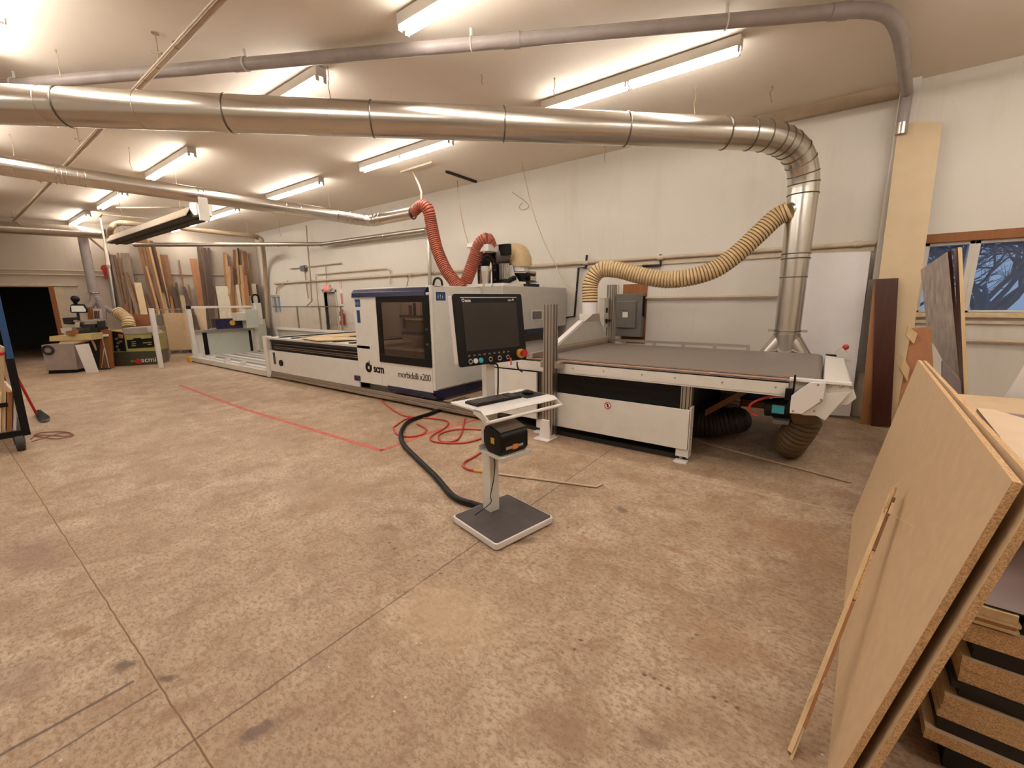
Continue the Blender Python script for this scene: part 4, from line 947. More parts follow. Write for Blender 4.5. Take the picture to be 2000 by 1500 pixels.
# hood
neck = V((HX, 6.18, 1.62))
hd_ = B().tube([V((HX, 6.18, 1.50)), V((HX, 6.18, 1.68))], .118, 24).build('suction_hood', M_whitepanel, t, smooth=True)
A0 = [V((HX-.118, 6.06, 1.5)), V((HX+.118, 6.06, 1.5)), V((HX+.118, 6.30, 1.5)), V((HX-.118, 6.30, 1.5))]
A1 = [V((-3.02, 5.86, 1.38)), V((-2.96, 5.86, 1.38)), V((-2.96, 6.46, 1.38)), V((-3.02, 6.46, 1.38))]
bot = [V((-3.02, 5.05, 1.09)), V((-2.96, 5.05, 1.09)), V((-2.96, 6.75, 1.09)), V((-3.02, 6.75, 1.09))]
B().loft(A1, A0).loft(bot, A1).build('hood_body', M_lightgrey, hd_)
e0_, e1_ = V((-3.03, 5.86, 1.38)), V((-3.03, 5.04, 1.07))
B().obox(e0_, e1_-e0_, X_*.08, V((0, -.03, .03))).build('hood_edge', M_whitepanel, hd_)
#==PART4==
# ================================================================== OPERATOR CONSOLE
ea = math.radians(-12.5); e1 = V((math.cos(ea), math.sin(ea), 0)); e2 = V((-math.sin(ea), math.cos(ea), 0)); kc = V((-1.865, 2.385, 0))
def K(a, b, z): return kc+e1*a+e2*b+Z_*z
def kbox(b, a0, a1, b0, b1, z0, z1): return b.obox(K(a0, b0, z0), e1*(a1-a0), e2*(b1-b0), Z_*(z1-z0))
def rrect(a0, a1, b0, b1, z, r=.03, n=4):
    out = []
    for cx, cy, s in ((a1-r, b1-r, 0), (a0+r, b1-r, 1), (a0+r, b0+r, 2), (a1-r, b0+r, 3)):
        for i in range(n+1): an = (s+i/n)*PI/2; out.append(K(cx+math.cos(an)*r, cy+math.sin(an)*r, z))
    return out
t = thing('operator_console', 'white operator console on a square base with a large dark touchscreen', 'console', kc)
B().prism(rrect(-.275, .275, -.29, .29, .012), Z_*.045).build('base_tray', M_whitepanel, t, bevel=.004)
B().prism(rrect(-.262, .262, -.277, .277, .0575, .025), Z_*.004).build('base_mat', M_mat, t)
po = K(-.155, .06, 0); pa, pb = (-.20, -.10), (-.04, .05)
kbox(B(), pa[0], pa[1], pb[0], pb[1], .06, .93).build('column', M_white, t, bevel=.006)
pl_b = B(); kbox(pl_b, -.13, .13, -.12, .18, .584, .598); kbox(pl_b, .125, .14, -.12, .18, .565, .602); kbox(pl_b, -.135, -.12, -.12, .18, .584, .64); pl_b.build('printer_shelf', M_offwhite, t, bevel=.002)
kbox(B(), -.10, .05, -.02, .03, .52, .584).build('shelf_bracket', M_white, t)
# tray with sloping front
T0, T1 = (-.38, .015), (-.195, .56)
tb = B(); kbox(tb, T0[0], T0[1], T1[0], T1[1], .925, .938); tb.build('keyboard_tray', M_whitepanel, t, bevel=.002)
for b0 in (T1[0], T1[1]-.008):
    tb = B(); tb.prism([K(-.08, b0, .938), K(.015, b0, .938), K(.10, b0, .885), K(.09, b0, .855), K(-.08, b0, .905)], e2*.008); tb.build('side_bracket', M_white, t)
B().prism([K(T0[1], T1[0], .938), K(T0[1]+.035, T1[0], .915), K(T0[1]+.03, T1[0], .908), K(T0[1]-.005, T1[0], .925)], e2*(T1[1]-T1[0])).build('front_lip', M_whitepanel, t)
B().cyl(K(.088, T1[0]-.01, .871), K(.088, T1[1]+.01, .871), .013, 12).build('handle_bar', M_whitepanel, t, smooth=True)
tb = B(); kbox(tb, -.36, -.30, .10, .19, .93, 1.45); tb.build('upper_post', M_white, t, bevel=.006)
# screen unit
sc_ = PD(962, 642, 3.27); aS, bS = (sc_-kc).dot(e1), (sc_-kc).dot(e2); zS = sc_.z
W2_, H2_ = .335, .268; up = (Z_*.985+e1*-.12).normalized(); nrm = e2.cross(up); nrm = nrm if nrm.dot(e1) > 0 else -nrm
def Sx(u, v, d=0.0): return sc_+e2*u+up*v+nrm*d
sb = B(); sb.prism([Sx(-W2_+.01, -H2_+.02, -.09), Sx(W2_-.01, -H2_+.02, -.09), Sx(W2_-.01, H2_-.01, -.09), Sx(-W2_+.01, H2_-.01, -.09)], nrm*.07); su = sb.build('screen_housing', M_whitepanel, t, bevel=.008)
def rr(w, h, r, d, n=4, cu=0, cv=0):
    o = []
    for cx, cy, s in ((w-r, h-r, 0), (-w+r, h-r, 1), (-w+r, -h+r, 2), (w-r, -h+r, 3)):
        for i in range(n+1): an = (s+i/n)*PI/2; o.append(Sx(cu+cx+math.cos(an)*r, cv+cy+math.sin(an)*r, d))
    return o
B().prism(rr(W2_, H2_, .02, -.02), nrm*.02).build('screen_bezel', M_black, su, bevel=.003)
B().prism([Sx(-.265, -.155, .0005), Sx(.265, -.155, .0005), Sx(.265, .20, .0005), Sx(-.265, .20, .0005)], nrm*.002).build('screen_glass', M_screen, su)
B().obox(Sx(-.275, .238, 0), e2*.55, up*.004, nrm*.002).build('trim_line', M_paper, su)
text('maker_logo', 'scm', .032, Sx(-.235, .208, .002), e2, up, M_paper, su, bold=.001)
B().ring(Sx(-.252, .219, .002), nrm, .010, .003, 14).build('logo_mark', M_paper, su, smooth=True)
text('panel_lettering', 'eye-M', .026, Sx(.18, .212, .002), e2, up, M_paper, su)
for i, (u, m_, r_) in enumerate(((-.245, M_chrome, .019), (-.195, M_whitepanel, .019), (-.145, M_cyan, .019), (-.055, M_chrome, .019), (.035, M_chrome, .019), (.12, M_chrome, .017))):
    kb = B().cyl(Sx(u, -.232, 0), Sx(u, -.232, .012), r_, 18).build('push_button', m_, su, smooth=True)
    if m_ is M_chrome: B().cyl(Sx(u, -.232, .012), Sx(u, -.232, .016), r_*.62, 14).build('button_cap', M_black, kb, smooth=True)
for i in range(9):
    u = -.255+i*.048
    B().obox(Sx(u, -.195, .0), e2*.02, up*.012, nrm*.0015).build('button_symbol', M_boxgrey, su)
B().obox(Sx(.135, -.30, .015), e2*.014, up*.06, nrm*.004).build('red_key_tag', plain('pink_red_tag', (214, 90, 80), .5), su)
B().cyl(Sx(.262, -.215, 0), Sx(.262, -.215, .022), .038, 22).build('yellow_collar', M_yellow, su, smooth=True)
B().cyl(Sx(.262, -.215, .02), Sx(.262, -.215, .045), .016, 14).cyl(Sx(.262, -.215, .042), Sx(.262, -.215, .062), .029, 20).build('stop_button', M_red, su, smooth=True)
B().tube(catmull([Sx(.24, -.285, -.02), Sx(.22, -.31, 0), Sx(.23, -.34, 0), Sx(.27, -.37, .0)], 4), .006, 6).build('cable', M_black, su, smooth=True)
B().tube(catmull([Sx(-.02, -.27, -.05), K(-.28, .2, 1.2), K(-.285, .21, 1.1), K(-.28, .2, .95)], 5), .007, 6).build('cable', M_black, t, smooth=True)
B().tube(catmull([K(-.09, 0, .52), K(-.085, .0, .45), K(-.08, -.02, .34), K(-.085, -.05, .22), K(-.09, -.05, .15), K(-.15, -.16, .063)], 6), .0035, 6).build('cable', M_black, t, smooth=True)
# printer
def Pz(a, b, z): return K(a, b, z)
t = thing('label_printer', 'black desktop label printer on the console shelf', 'printer', K(0, .1, .60))
a0_, a1_, b0_, b1_, z0_, z1_ = -.095, .12, -.10, .165, .602, .805
b = B(); pf = [(a0_, z0_+.06), (a0_+.05, z0_), (a1_-.02, z0_), (a1_, z0_+.03), (a1_, z1_-.06), (a1_-.02, z1_-.03), (a0_+.08, z1_), (a0_+.02, z1_-.01), (a0_, z1_-.05)]
b.prism([K(a, b0_, z) for a, z in pf], e2*(b1_-b0_)); body = b.build('printer_body', M_black, t, bevel=.012, seg=3)
B().prism([K(a, b0_+.01, z+.002) for a, z in ((a0_+.04, z1_-.006), (a0_+.08, z1_), (a1_-.02, z1_-.03), (a1_-.02, z1_-.026), (a0_+.08, z1_+.004), (a0_+.04, z1_))], e2*(b1_-b0_-.02)).build('top_cover', plain('grey_brown_lid', (96, 82, 70), .6), t)  # lid coloured lighter than the black printer body
B().obox(K(.0, b0_-.001, .68), e1*.04, Z_*.045, e2*-.002).build('orange_badge', M_yellow, t)
B().obox(K(a1_, -.06, .645), e2*.17, Z_*.022, e1*.004).build('label_slot', M_galv, t, bevel=.002)
B().obox(K(a1_, .005, .638), e2*.045, Z_*.035, e1*.008).build('orange_latch', plain('orange_latch_plastic', (206, 120, 44), .4), t)
# keyboard, mouse, pad
kz = .938
t = thing('keyboard', 'black computer keyboard lying on the white console tray', 'keyboard', K(0, 0, kz))
k0_, k1_ = (-.27, -.11), (-.135, .31)
kbox(B(), *k0_, *k1_, kz, kz+.018).build('keyboard_body', M_black, t, bevel=.003)
b = B(); M_key = plain('dark_key_cap', (72, 62, 58), .4)
ks = []
for r in range(5):
    for c_ in range(17):
        if c_ in (13,) : continue
        kk = B(); kbox(kk, k0_[0]+.012+r*.028, k0_[0]+.034+r*.028, k1_[0]+.012+c_*.0246, k1_[0]+.032+c_*.0246, kz+.018, kz+.023); ks.append(kk)
for kk in ks: kk.build('key', M_key, t)
tag(kbox(B(), -.29, -.06, .325, .545, kz, kz+.003).build('mouse_pad', M_black), 'black mouse pad beside the keyboard on the console tray', 'mouse pad')
t = thing('computer_mouse', 'black computer mouse sitting on the mouse pad', 'mouse', K(-.19, .45, kz))
B().sphere(K(-.19, .45, kz+.012), .055, 10, (1, .66, .42)).build('mouse_body', M_black, t, smooth=True)
B().obox(K(-.165, .447, kz+.03), e1*.016, e2*.006, Z_*.006).build('scroll_wheel', M_boxgrey, t)

# ================================================================== FLOOR ITEMS
pipe('power_cable', [PZ(868, 796, .03), PZ(840, 808, .03), PZ(800, 822, .03), PZ(784, 843, .03), PZ(787, 866, .03), PZ(812, 893, .03), PZ(850, 930, .03), PZ(886, 970, .03), PZ(925, 985, .03), PZ(948, 992, .035)], .028, M_black, 'thick black corrugated cable snaking across the floor to the console base', 'cable', True, 12)
H_ = lambda *a: [PZ(x, y, .012) for x, y in a]
pipe('air_hose', H_((742, 778), (760, 795), (790, 812), (830, 816), (873, 822), (870, 835), (845, 850), (842, 860), (865, 865), (905, 865), (935, 858), (948, 850)), .012, M_redhose, 'red air hose snaking from the machine base behind the console', 'hose', True, 8)
pipe('air_hose', H_((948, 840), (905, 838), (875, 842), (857, 850), (862, 862), (885, 862), (900, 850), (908, 818)), .012, M_redhose, 'red air hose coiled in loops on the floor left of the printer', 'hose', True, 8)
pipe('air_hose', H_((945, 880), (925, 893), (908, 902), (905, 910), (915, 917), (926, 919)), .012, M_redhose, 'red air hose end bending to a brass coupling beside the console column', 'hose', True, 8)
pipe('hose_coupling', H_((926, 919), (944, 921)), .014, M_yellow, 'brass and steel coupling at the end of the red hose', 'coupling')
pipe('air_hose', H_((768, 835), (790, 820), (810, 815)), .012, M_redhose, 'short red hose curve at the left of the thick black cable', 'hose', True, 8)
pipe('air_hose', H_((768, 835), (775, 848), (800, 853), (825, 848), (832, 838), (815, 828)), .012, M_redhose, 'red hose loop crossed by the thick black cable', 'hose', True, 8)
pipe('metal_rod', [PZ(968, 925, .012), PZ(1165, 951, .012), PZ(1177, 945, .012)], .010, M_pipew, 'pale metal rod with a bent end lying on the floor right of the console', 'rod')
pipe('metal_rod', [PZ(1355, 860, .012), PZ(1662, 942, .012)], .010, M_tan, 'long thin brown rod on the floor in front of the conveyor end', 'rod')
tp = [(350, 752), (480, 800), (745, 880), (845, 843), (960, 812)]
b = B(); w_ = .03
L_ = [PZ(x, y, 0) for x, y in tp]
for i in range(len(L_)-1):
    d = (L_[i+1]-L_[i]).normalized(); n_ = V((-d.y, d.x, 0))*w_; b.prism([L_[i]-n_-d*.02, L_[i+1]-n_+d*.02, L_[i+1]+n_+d*.02, L_[i]+n_-d*.02], Z_*.002)
tag(b.build('floor_tape', M_tape), 'worn red tape line marking the floor in front of the machine', 'tape')
b = B(); rnd = random.Random(3)
b.tube(catmull([PZ(60, 858, .008), PZ(75, 846, .008), PZ(120, 843, .008), PZ(142, 847, .008), PZ(130, 852, .01), PZ(100, 850, .01), PZ(66, 850, .01), PZ(110, 857, .012), PZ(144, 850, .012), PZ(120, 846, .012), PZ(62, 862, .01)], 6), .006, 6)
tag(b.build('loose_cord', plain('reddish_brown_cord', (150, 92, 70), .6), smooth=True), 'tangle of thin reddish cord on the floor near the board cart wheel', 'cord')

# ================================================================== LOADING LIFT FRAME
XE = -15.6
t = thing('loading_table', 'white loading frame with clear guards at the far end of the machine', 'machine', (-13, 5.8, 0))
B().box(XE, -10.52, 4.46, 4.60, .03, .16).build('base_beam', M_offwhite, t, bevel=.004)
B().box(XE, -10.52, 6.85, 6.98, .03, .16).build('base_beam', M_offwhite, t, bevel=.004)
B().box(XE, XE+.14, 4.60, 6.85, .03, .16).build('base_beam', M_offwhite, t, bevel=.004)
for i in range(7): B().box(XE+.15, -10.6, 4.75+i*.30, 4.89+i*.30, .06, .13).build('floor_slat', M_greenish if i % 2 else M_whitepanel, t)
for i in range(4): B().box(-15.0+i*1.0, -14.94+i*1.0, 4.48, 4.62, .16, .27).build('slat_clip', M_whitepanel, t)
for y in (4.56, 6.36): 
    pz = PX(375, 598, XE).z
    B().box(XE, XE+.14, y, y+.10, .0, pz).build('corner_post', M_white, t, bevel=.004)
B().box(XE, XE+.12, 4.66, 6.40, pz-.07, pz).build('top_rail', M_white, t, bevel=.004)
B().box(XE+.125, XE+.15, 4.54, 4.66, pz-.08, pz+.01).build('black_cap', M_black, t)
B().box(XE, XE+.12, 4.66, 6.36, .86, .95).build('middle_rail', M_alu, t, bevel=.004)
B().box(XE+.02, XE+.04, 4.98, 6.22, .16, .86).build('end_panel', M_greenish, t)
B().box(XE+.04, XE+.05, 4.88, 5.0, .16, .86).build('black_slot', M_black, t); B().box(XE+.04, XE+.05, 6.2, 6.28, .16, .86).build('black_slot', M_black, t)
B().box(XE+.02, XE+.04, 4.66, 4.88, .16, .86).build('side_panel', M_white, t)
B().box(XE+.05, XE+.06, 4.66, 6.36, .95, pz-.07).build('clear_guard', M_clear, t)
B().box(XE, -11.3, 7.05, 7.12, .84, .92).build('rear_rail', M_white, t); B().box(XE, -11.3, 7.10, 7.12, .35, .84).build('rear_panel', M_lightgrey, t)
B().box(XE, -11.3, 7.09, 7.10, .92, 1.60).build('clear_guard', M_clear, t); B().box(XE, -11.3, 7.08, 7.11, 1.60, 1.63).build('guard_rail', M_alu, t)
for x in (-13.9, -12.55, -11.4): B().box(x, x+.04, 7.05, 7.09, .92, 1.63).build('guard_post', M_alu, t)
for x in (-15.5, -11.4): B().box(x, x+.08, 7.05, 7.13, 0, .84).build('leg', M_white, t)
# side light guard with slim post
gp = PZ(315, 718); gz = VPl((315, 718), (385, 705))(302, 602).z
gq = V((XE+.1, 4.5, 0))
B().box(gp.x-.05, gp.x+.05, gp.y-.05, gp.y+.05, 0, gz).build('guard_post', M_whitepanel, t)
gd = (gq-gp).normalized(); gn = V((-gd.y, gd.x, 0))*.01
B().obox(gp+gd*.06+Z_*.1, (gq-gp-gd*.12), gn, Z_*(gz-.15)).build('clear_guard', M_clear, t); B().obox(gp+gd*.06+Z_*(gz-.05), (gq-gp-gd*.12), gn*2, Z_*.03).build('guard_rail', M_alu, t)
for k in range(3): B().box(XE-.05, XE+.22, 4.40+k*.07, 4.46+k*.07, 0, .13).build('hazard_block', M_yellow if k % 2 == 0 else M_black, t)
# transfer head on the frame
c = PX(489, 640, XE+.1)
t = thing('transfer_head', 'white upright handling head with a black cable loop standing on the loading frame', 'machine', c)
B().box(XE+.1, XE+.55, c.y-.28, c.y+.10, .95, 1.55).build('head_body', M_greenish, t, bevel=.01)
B().box(XE+.3, XE+.45, c.y+.10, c.y+.28, 1.05, 1.75).build('head_column', M_white, t, bevel=.01)
B().box(XE+.2, XE+.6, c.y-.55, c.y-.28, 1.2, 1.45).build('side_bracket', M_offwhite, t, bevel=.01)
B().tube(catmull([(XE+.4, c.y+.05, 1.75), (XE+.4, c.y+.05, 1.95), (XE+.4, c.y+.15, 2.02), (XE+.4, c.y+.25, 1.95), (XE+.4, c.y+.25, 1.7)], 5), .03, 8).build('cable_loop', M_black, t, smooth=True)
c = PX(448, 640, XE+.1)
t = thing('blue_case', 'dark blue case with an orange round mark on the loading frame rail', 'case', c)
B().box(XE-.1, XE+.25, c.y-.42, c.y+.42, .95, 1.27).build('case_body', M_navy, t, bevel=.01)
B().cyl((XE+.25, c.y+.05, 1.13), (XE+.262, c.y+.05, 1.13), .08, 18).build('orange_mark', M_yellow, t, smooth=True)
B().box(XE+.25, XE+.27, c.y-.6, c.y-.42, .96, 1.0).build('tray_edge', M_galv, t)
tag(B().box(-17.6, -17.2, 6.9, 7.5, 0, 1.15).build('blue_grey_cabinet', M_greenish, bevel=.01), 'pale grey cabinet standing by the small far window', 'cabinet')
#==PART5==
# ================================================================== LUMBER ON THE FAR WALL
LW = {'lt': wood('light_lumber', (196, 158, 112), (176, 136, 92)), 'br': wood('brown_lumber', (142, 100, 62), (118, 80, 48)), 'dk': wood('dark_lumber', (82, 58, 42), (64, 44, 32)),
      'gr': wood('grey_weathered_lumber', (146, 124, 102), (124, 104, 86)), 'or': wood('orange_lumber', (172, 116, 66), (150, 98, 54)), 'pa': plain('pale_panel', (204, 196, 172), .6), 'be': plain('beige_panel', (206, 184, 146), .6)}
CN = {'lt': 'light brown', 'br': 'mid brown', 'dk': 'dark brown', 'gr': 'grey weathered', 'or': 'orange-brown', 'pa': 'pale greenish', 'be': 'beige'}
LUM = [(214, 497, 6, 236, 'gr'), (222, 498, 4, 242, 'br'), (228, 494, 4, 248, 'br'), (235, 494, 17, 256, 'gr'), (244, 531, 4, 268, 'br'), (248, 552, 6, 262, 'gr'), (262, 552, 14, 272, 'be'), (258, 570, 5, 284, 'or'), (266, 566, 5, 290, 'br'),
       (266, 468, 8, 297, 'br'), (274, 467, 6, 304, 'lt'), (281, 467, 6, 313, 'br'), (287, 468, 4, 319, 'lt'), (292, 470, 6, 324, 'br'), (299, 480, 4, 328, 'dk'), (304, 490, 6, 327, 'lt'), (309, 497, 18, 329, 'br'), (284, 520, 4, 306, 'lt'), (300, 560, 15, 317, 'be'),
       (337, 548, 3, 349, 'br'), (342, 552, 4, 351, 'dk'), (348, 508, 3, 364, 'br'), (334, 560, 8, 344, 'dk'), (356, 560, 6, 370, 'dk'), (366, 556, 4, 376, 'br'), (346, 577, 24, 351, 'be'), (370, 505, 15, 388, 'or'), (384, 481, 6, 399, 'dk'), (391, 481, 5, 406, 'br'), (397, 484, 6, 409, 'dk'), (405, 484, 5, 414, 'dk'),
       (412, 560, 7, 417, 'br'), (421, 559, 14, 427, 'pa'), (434, 559, 10, 441, 'pa'), (435, 493, 4, 442, 'or'), (438, 496, 5, 449, 'lt'), (446, 520, 5, 445, 'lt'), (449, 517, 5, 455, 'br'), (455, 488, 6, 456, 'br'), (460, 490, 4, 468, 'lt'), (463, 485, 4, 469, 'dk'), (467, 518, 6, 474, 'lt'), (473, 491, 8, 489, 'br'), (471, 493, 3, 480, 'lt'), (480, 494, 3, 494, 'lt'), (473, 538, 9, 480, 'or'),
       (444, 558, 10, 452, 'or'), (453, 558, 8, 461, 'lt'), (460, 556, 6, 467, 'pa'), (467, 555, 7, 474, 'or'), (475, 554, 24, 481, 'pa'), (500, 556, 4, 505, 'dk'), (503, 556, 3, 507, 'lt')]
_r = random.Random(8)
for k in range(14):
    x_ = 236+k*8+_r.uniform(-3, 3); LUM.append((x_, _r.uniform(572, 598), _r.uniform(3, 7), x_+_r.uniform(5, 12), _r.choice(('br', 'dk', 'lt', 'br', 'or'))))
LUM.sort(key=lambda r: r[0])
ordn = ['first', 'second', 'third', 'fourth', 'fifth', 'sixth', 'seventh', 'eighth', 'ninth', 'tenth']
cnt = {}
for i, (xt, yt, wpx, x6, c_) in enumerate(LUM):
    tall = yt < 515; off = (.05 if tall else .25)+.05*(i % 3)
    a = PW(xt, yt, off); a2 = PW(xt+wpx, yt, off); wv = a2-a; wv.z = 0
    y6 = 600 if yt < 575 else 640
    far6 = PW(x6, y6, off)
    lean = (far6-a); lean = lean*(a.z/(a.z-far6.z)) if a.z-far6.z > .05 else V((0, 0, -a.z))      # runs down to the floor along the wall
    bot = a+lean; out = .35+.10*(i % 4) + (.3 if tall else 0)
    bot = bot + FWN*(out)
    sideshift = PW(x6, y6, off); 
    # correct so the line still passes the same picture column while leaning out from the wall
    r6 = ray(x6, y6); k6 = (a.z-far6.z)/max(.05, a.z); out = .5; need = off+out*k6
    p6 = PW(x6, y6, need); bot = a+(p6-a)*(a.z/max(.05, a.z-p6.z))
    th = .028 if wpx > 10 else .045
    o = B().loft([bot+Z_*.0, bot+wv, bot+wv+FWN*th, bot+FWN*th], [a, a+wv, a+wv+FWN*th, a+FWN*th]).build('lumber_board', LW[c_])
    key = (c_, tall); cnt[key] = cnt.get(key, 0)+1; n_ = cnt[key]
    wd = 'wide' if wpx > 12 else ('narrow' if wpx < 5 else 'medium')
    tag(o, '%s %s board on the far wall, %s %s %s one from the left' % (wd, CN[c_], ordn[n_-1] if n_ <= 10 else str(n_)+'th', 'tall' if tall else 'short', CN[c_].split()[-1]), 'board', 'lumber leaning on the far wall')
# stacked tan sheets on a pallet
vp = VPl((332, 692), (384, 690))
t = thing('pallet', 'low wooden pallet under the upright tan sheets', 'pallet', vp(355, 692))
fz = [vp(332, 686), vp(388, 684)]
for z0_, z1_ in ((.0, .03), (.12, .15)):
    b = B(); p0_, p1_ = vp(332, 690), vp(388, 690); p0_.z = z0_; p1_.z = z0_; b.obox(p0_, p1_-p0_, -vp.n*.45, Z_*(z1_-z0_)); b.build('deck_board', LW['gr'], t)
for s_ in (0, .45, .93):
    p0_ = vp(332, 690).lerp(vp(388, 690), s_); p0_.z = .03; B().obox(p0_, vp.d*.12, -vp.n*.45, Z_*.09).build('bearer', LW['dk'], t)
for k in range(3):
    b = B(); P_ = [vp(x, y, -.12*k) for x, y in ((319+k*2, 613-k), (368+k*3, 613-k), (378+k*2, 682), (332+k, 685))]; P_[2].z = P_[3].z = .15
    tag(b.prism(P_, -vp.n*.04).build('tan_sheet', M_particle), '%s large tan sheet standing on the pallet beyond the slim guard post' % ('front', 'middle', 'rear')[k], 'board', 'tan sheets on the pallet')
P_ = [vp(x, y, -.5) for x, y in ((378, 602), (401, 600), (402, 640), (380, 640))]; P_[2].z = P_[3].z = 0
tag(B().prism(P_, -vp.n*.03).build('tan_sheet', M_peach), 'pinkish tan sheet standing behind the loading frame post', 'board')

# ================================================================== OLD MACHINES AT LEFT
v1_ = VPl((88, 731), (150, 728))
def block(b, vp, quad, depth, off=0.0, z0=None):
    P_ = [vp(x, y, off) for x, y in quad]
    if z0 is not None: P_[2].z = P_[3].z = z0
    return b.prism(P_, -vp.n*depth)
t = thing('metal_cabinet', 'grey steel cabinet with a round handle near the dark doorway', 'cabinet', PZ(118, 729))
block(B(), v1_, [(80, 674), (144, 671), (151, 722), (90, 724)], .5).build('cabinet_body', plain('mauve_grey_steel', (150, 134, 126), .45), t, bevel=.01)
block(B(), v1_, [(95, 724), (152, 722), (152, 728), (95, 730)], .45, -.03, 0).build('plinth', M_black, t)
c = v1_(94.5, 683.5); B().ring(c+v1_.n*.02, v1_.n, .10, .028, 18).build('round_handle', M_dark, t, smooth=True)
tag(block(B(), v1_, [(146, 674), (172, 671), (191, 722), (168, 726)], .03, .12, 0).build('white_board', M_whitepanel), 'white board leaning beside the grey cabinet', 'board')
tag(block(B(), v1_, [(96, 657), (178, 651), (180, 664), (96, 667)], .5, .02).build('machine_table', plain('yellow_green_table', (186, 166, 112), .5), bevel=.01), 'yellow-green table slab above the grey cabinet', 'table')
tag(block(B(), v1_, [(120, 665), (165, 664), (150, 671), (112, 673)], .4, -.03).build('thin_sheet', M_peach), 'thin peach sheets lying on top of the grey cabinet', 'board')
t = thing('old_shaper', 'cluttered old shaper machine with grey castings behind the yellow-green table', 'machine', v1_(150, 700, -.6))
for nm, q_, d_, m_ in (('casting', [(117, 641), (142, 640), (142, 650), (120, 651)], .3, M_lightgrey), ('dark_hood', [(121, 621), (141, 620), (141, 634), (124, 633)], .3, M_dark), ('fence_rail', [(143, 625), (197, 624), (197, 629), (143, 629)], .15, M_pvc),
                      ('fence_block', [(158, 634), (186, 633), (186, 640), (158, 641)], .2, M_dark), ('casting', [(146, 629), (156, 629), (156, 640), (146, 640)], .2, M_galv), ('cutter_guard', [(139, 640), (176, 638), (178, 646), (139, 647)], .3, M_boxgrey), ('motor', [(188, 626), (197, 626), (199, 641), (190, 641)], .2, M_dark)):
    block(B(), v1_, q_, d_, -.45).build(nm, m_, t, bevel=.01)
block(B(), v1_, [(150, 640), (190, 640), (190, 720), (152, 720)], .5, -.45, 0).build('stand', M_dark, t)
tag(block(B(), v1_, [(128, 647), (144, 645), (144, 654), (130, 655)], .2, .1).build('wood_block', M_orangewood), 'small orange wood block on the yellow-green table', 'block')
t = thing('mirror', 'rectangular mirror-like guard with rounded corners on a stalk above the old shaper', 'mirror', v1_(153, 620, -.4))
P_ = [v1_(x, y, -.38) for x, y in ((137, 596), (140, 594), (163, 594), (170, 603), (171, 609), (168, 611), (139, 611), (136, 608))]
B().prism(P_, -v1_.n*.05).build('mirror_frame', M_black, t, bevel=.01)
P_ = [v1_(x, y, -.375) for x, y in ((139, 597), (162, 597), (168, 606), (167, 609), (140, 609))]
B().prism(P_, -v1_.n*.01).build('mirror_face', plain('bright_guard_plastic', (232, 234, 226), .2), t)
B().cyl(v1_(148, 594, -.38), v1_(146, 586, -.38), .035, 10, .06).sphere(v1_(147, 584, -.38), .09, 8).build('knob', M_black, t, smooth=True)
B().cyl(v1_(152, 611, -.4), v1_(154, 626, -.4), .03, 8).build('stalk', M_dark, t)
tag(block(B(), v1_, [(170, 600), (176, 600), (178, 624), (172, 624)], .1, -.7).build('orange_post', M_orangewood), 'short orange wood post behind the mirror guard', 'post')
t = thing('small_shelf_unit', 'small white rack with dark rods beside the duct branch', 'shelf', v1_(188, 622, -.8))
block(B(), v1_, [(177, 603), (195, 603), (196, 623), (178, 623)], .1, -.8).build('backboard', M_lightgrey, t)
for x in (184, 187.5, 191): block(B(), v1_, [(x, 607), (x+1.6, 607), (x+2.6, 622), (x+1, 622)], .04, -.78).build('rod', plain('maroon_rod', (86, 34, 38), .5), t)
v2_ = VPl((185, 722), (222, 719))
t = thing('wooden_cabinet', 'orange-brown wooden cabinet between the grey cabinet and the green planer', 'cabinet', PZ(203, 720))
block(B(), v2_, [(178, 645), (216, 644), (223, 717), (190, 718)], .5, 0, 0).build('cabinet_body', M_orangewood, t, bevel=.008)
block(B(), v2_, [(184, 654), (212, 653), (212, 657), (185, 658)], .1, .1).build('white_roller', M_whitepanel, t)
tag(B().tube([v2_(199, 657, .15), v2_(204, 679, .15)], .012, 6).tube([v2_(204, 679, .15), v2_(198, 719, .2)], .016, 6).tube([v2_(204, 679, .15), v2_(213, 719, .2)], .016, 6).build('roller_stand', M_galv), 'thin metal roller stand in front of the wooden cabinet', 'stand')
tag(block(B(), v2_, [(177, 664), (181, 662), (191, 682), (187, 685)], .05, .1).build('wood_batten', M_plyz), 'short orange batten leaning below the yellow-green table', 'board')
tag(block(B(), v2_, [(180, 720), (217, 719), (217, 722), (180, 723)], .1, .2).build('dark_strip', M_dark), 'dark strip on the floor before the wooden cabinet', 'strip')
v3_ = VPl((222, 716), (313, 711))
G1, G2 = plain('dark_green_machine_paint', (58, 58, 38), .4), plain('yellow_green_machine_paint', (158, 152, 84), .4)
t = thing('thickness_planer', 'old dark green and yellow thickness planer by the orange-brown cabinet', 'machine', PZ(268, 714))
block(B(), v3_, [(220, 688), (310, 685), (314, 711), (224, 716)], .8, 0, 0).build('lower_body', G1, t, bevel=.01)
block(B(), v3_, [(216, 645), (306, 651), (310, 685), (221, 688)], .8).build('upper_body', G2, t, bevel=.01)
block(B(), v3_, [(219, 647), (241, 650), (247, 686), (223, 686)], .02, .015).build('control_panel', M_black, t)
for x, y in ((228, 662), (231, 670), (229, 677), (236, 667), (232, 683), (235, 657)): c = v3_(x, y, .02); B().cyl(c, c+v3_.n*.03, .035, 10).build('dial', M_boxgrey, t, smooth=True)
block(B(), v3_, [(247, 664), (300, 660), (300, 678), (250, 681)], .02, .012).build('black_front', M_black, t)
block(B(), v3_, [(231, 652), (240, 654), (240, 661), (231, 660)], .02, .03).build('orange_label', plain('orange_label', (200, 100, 50), .5), t)
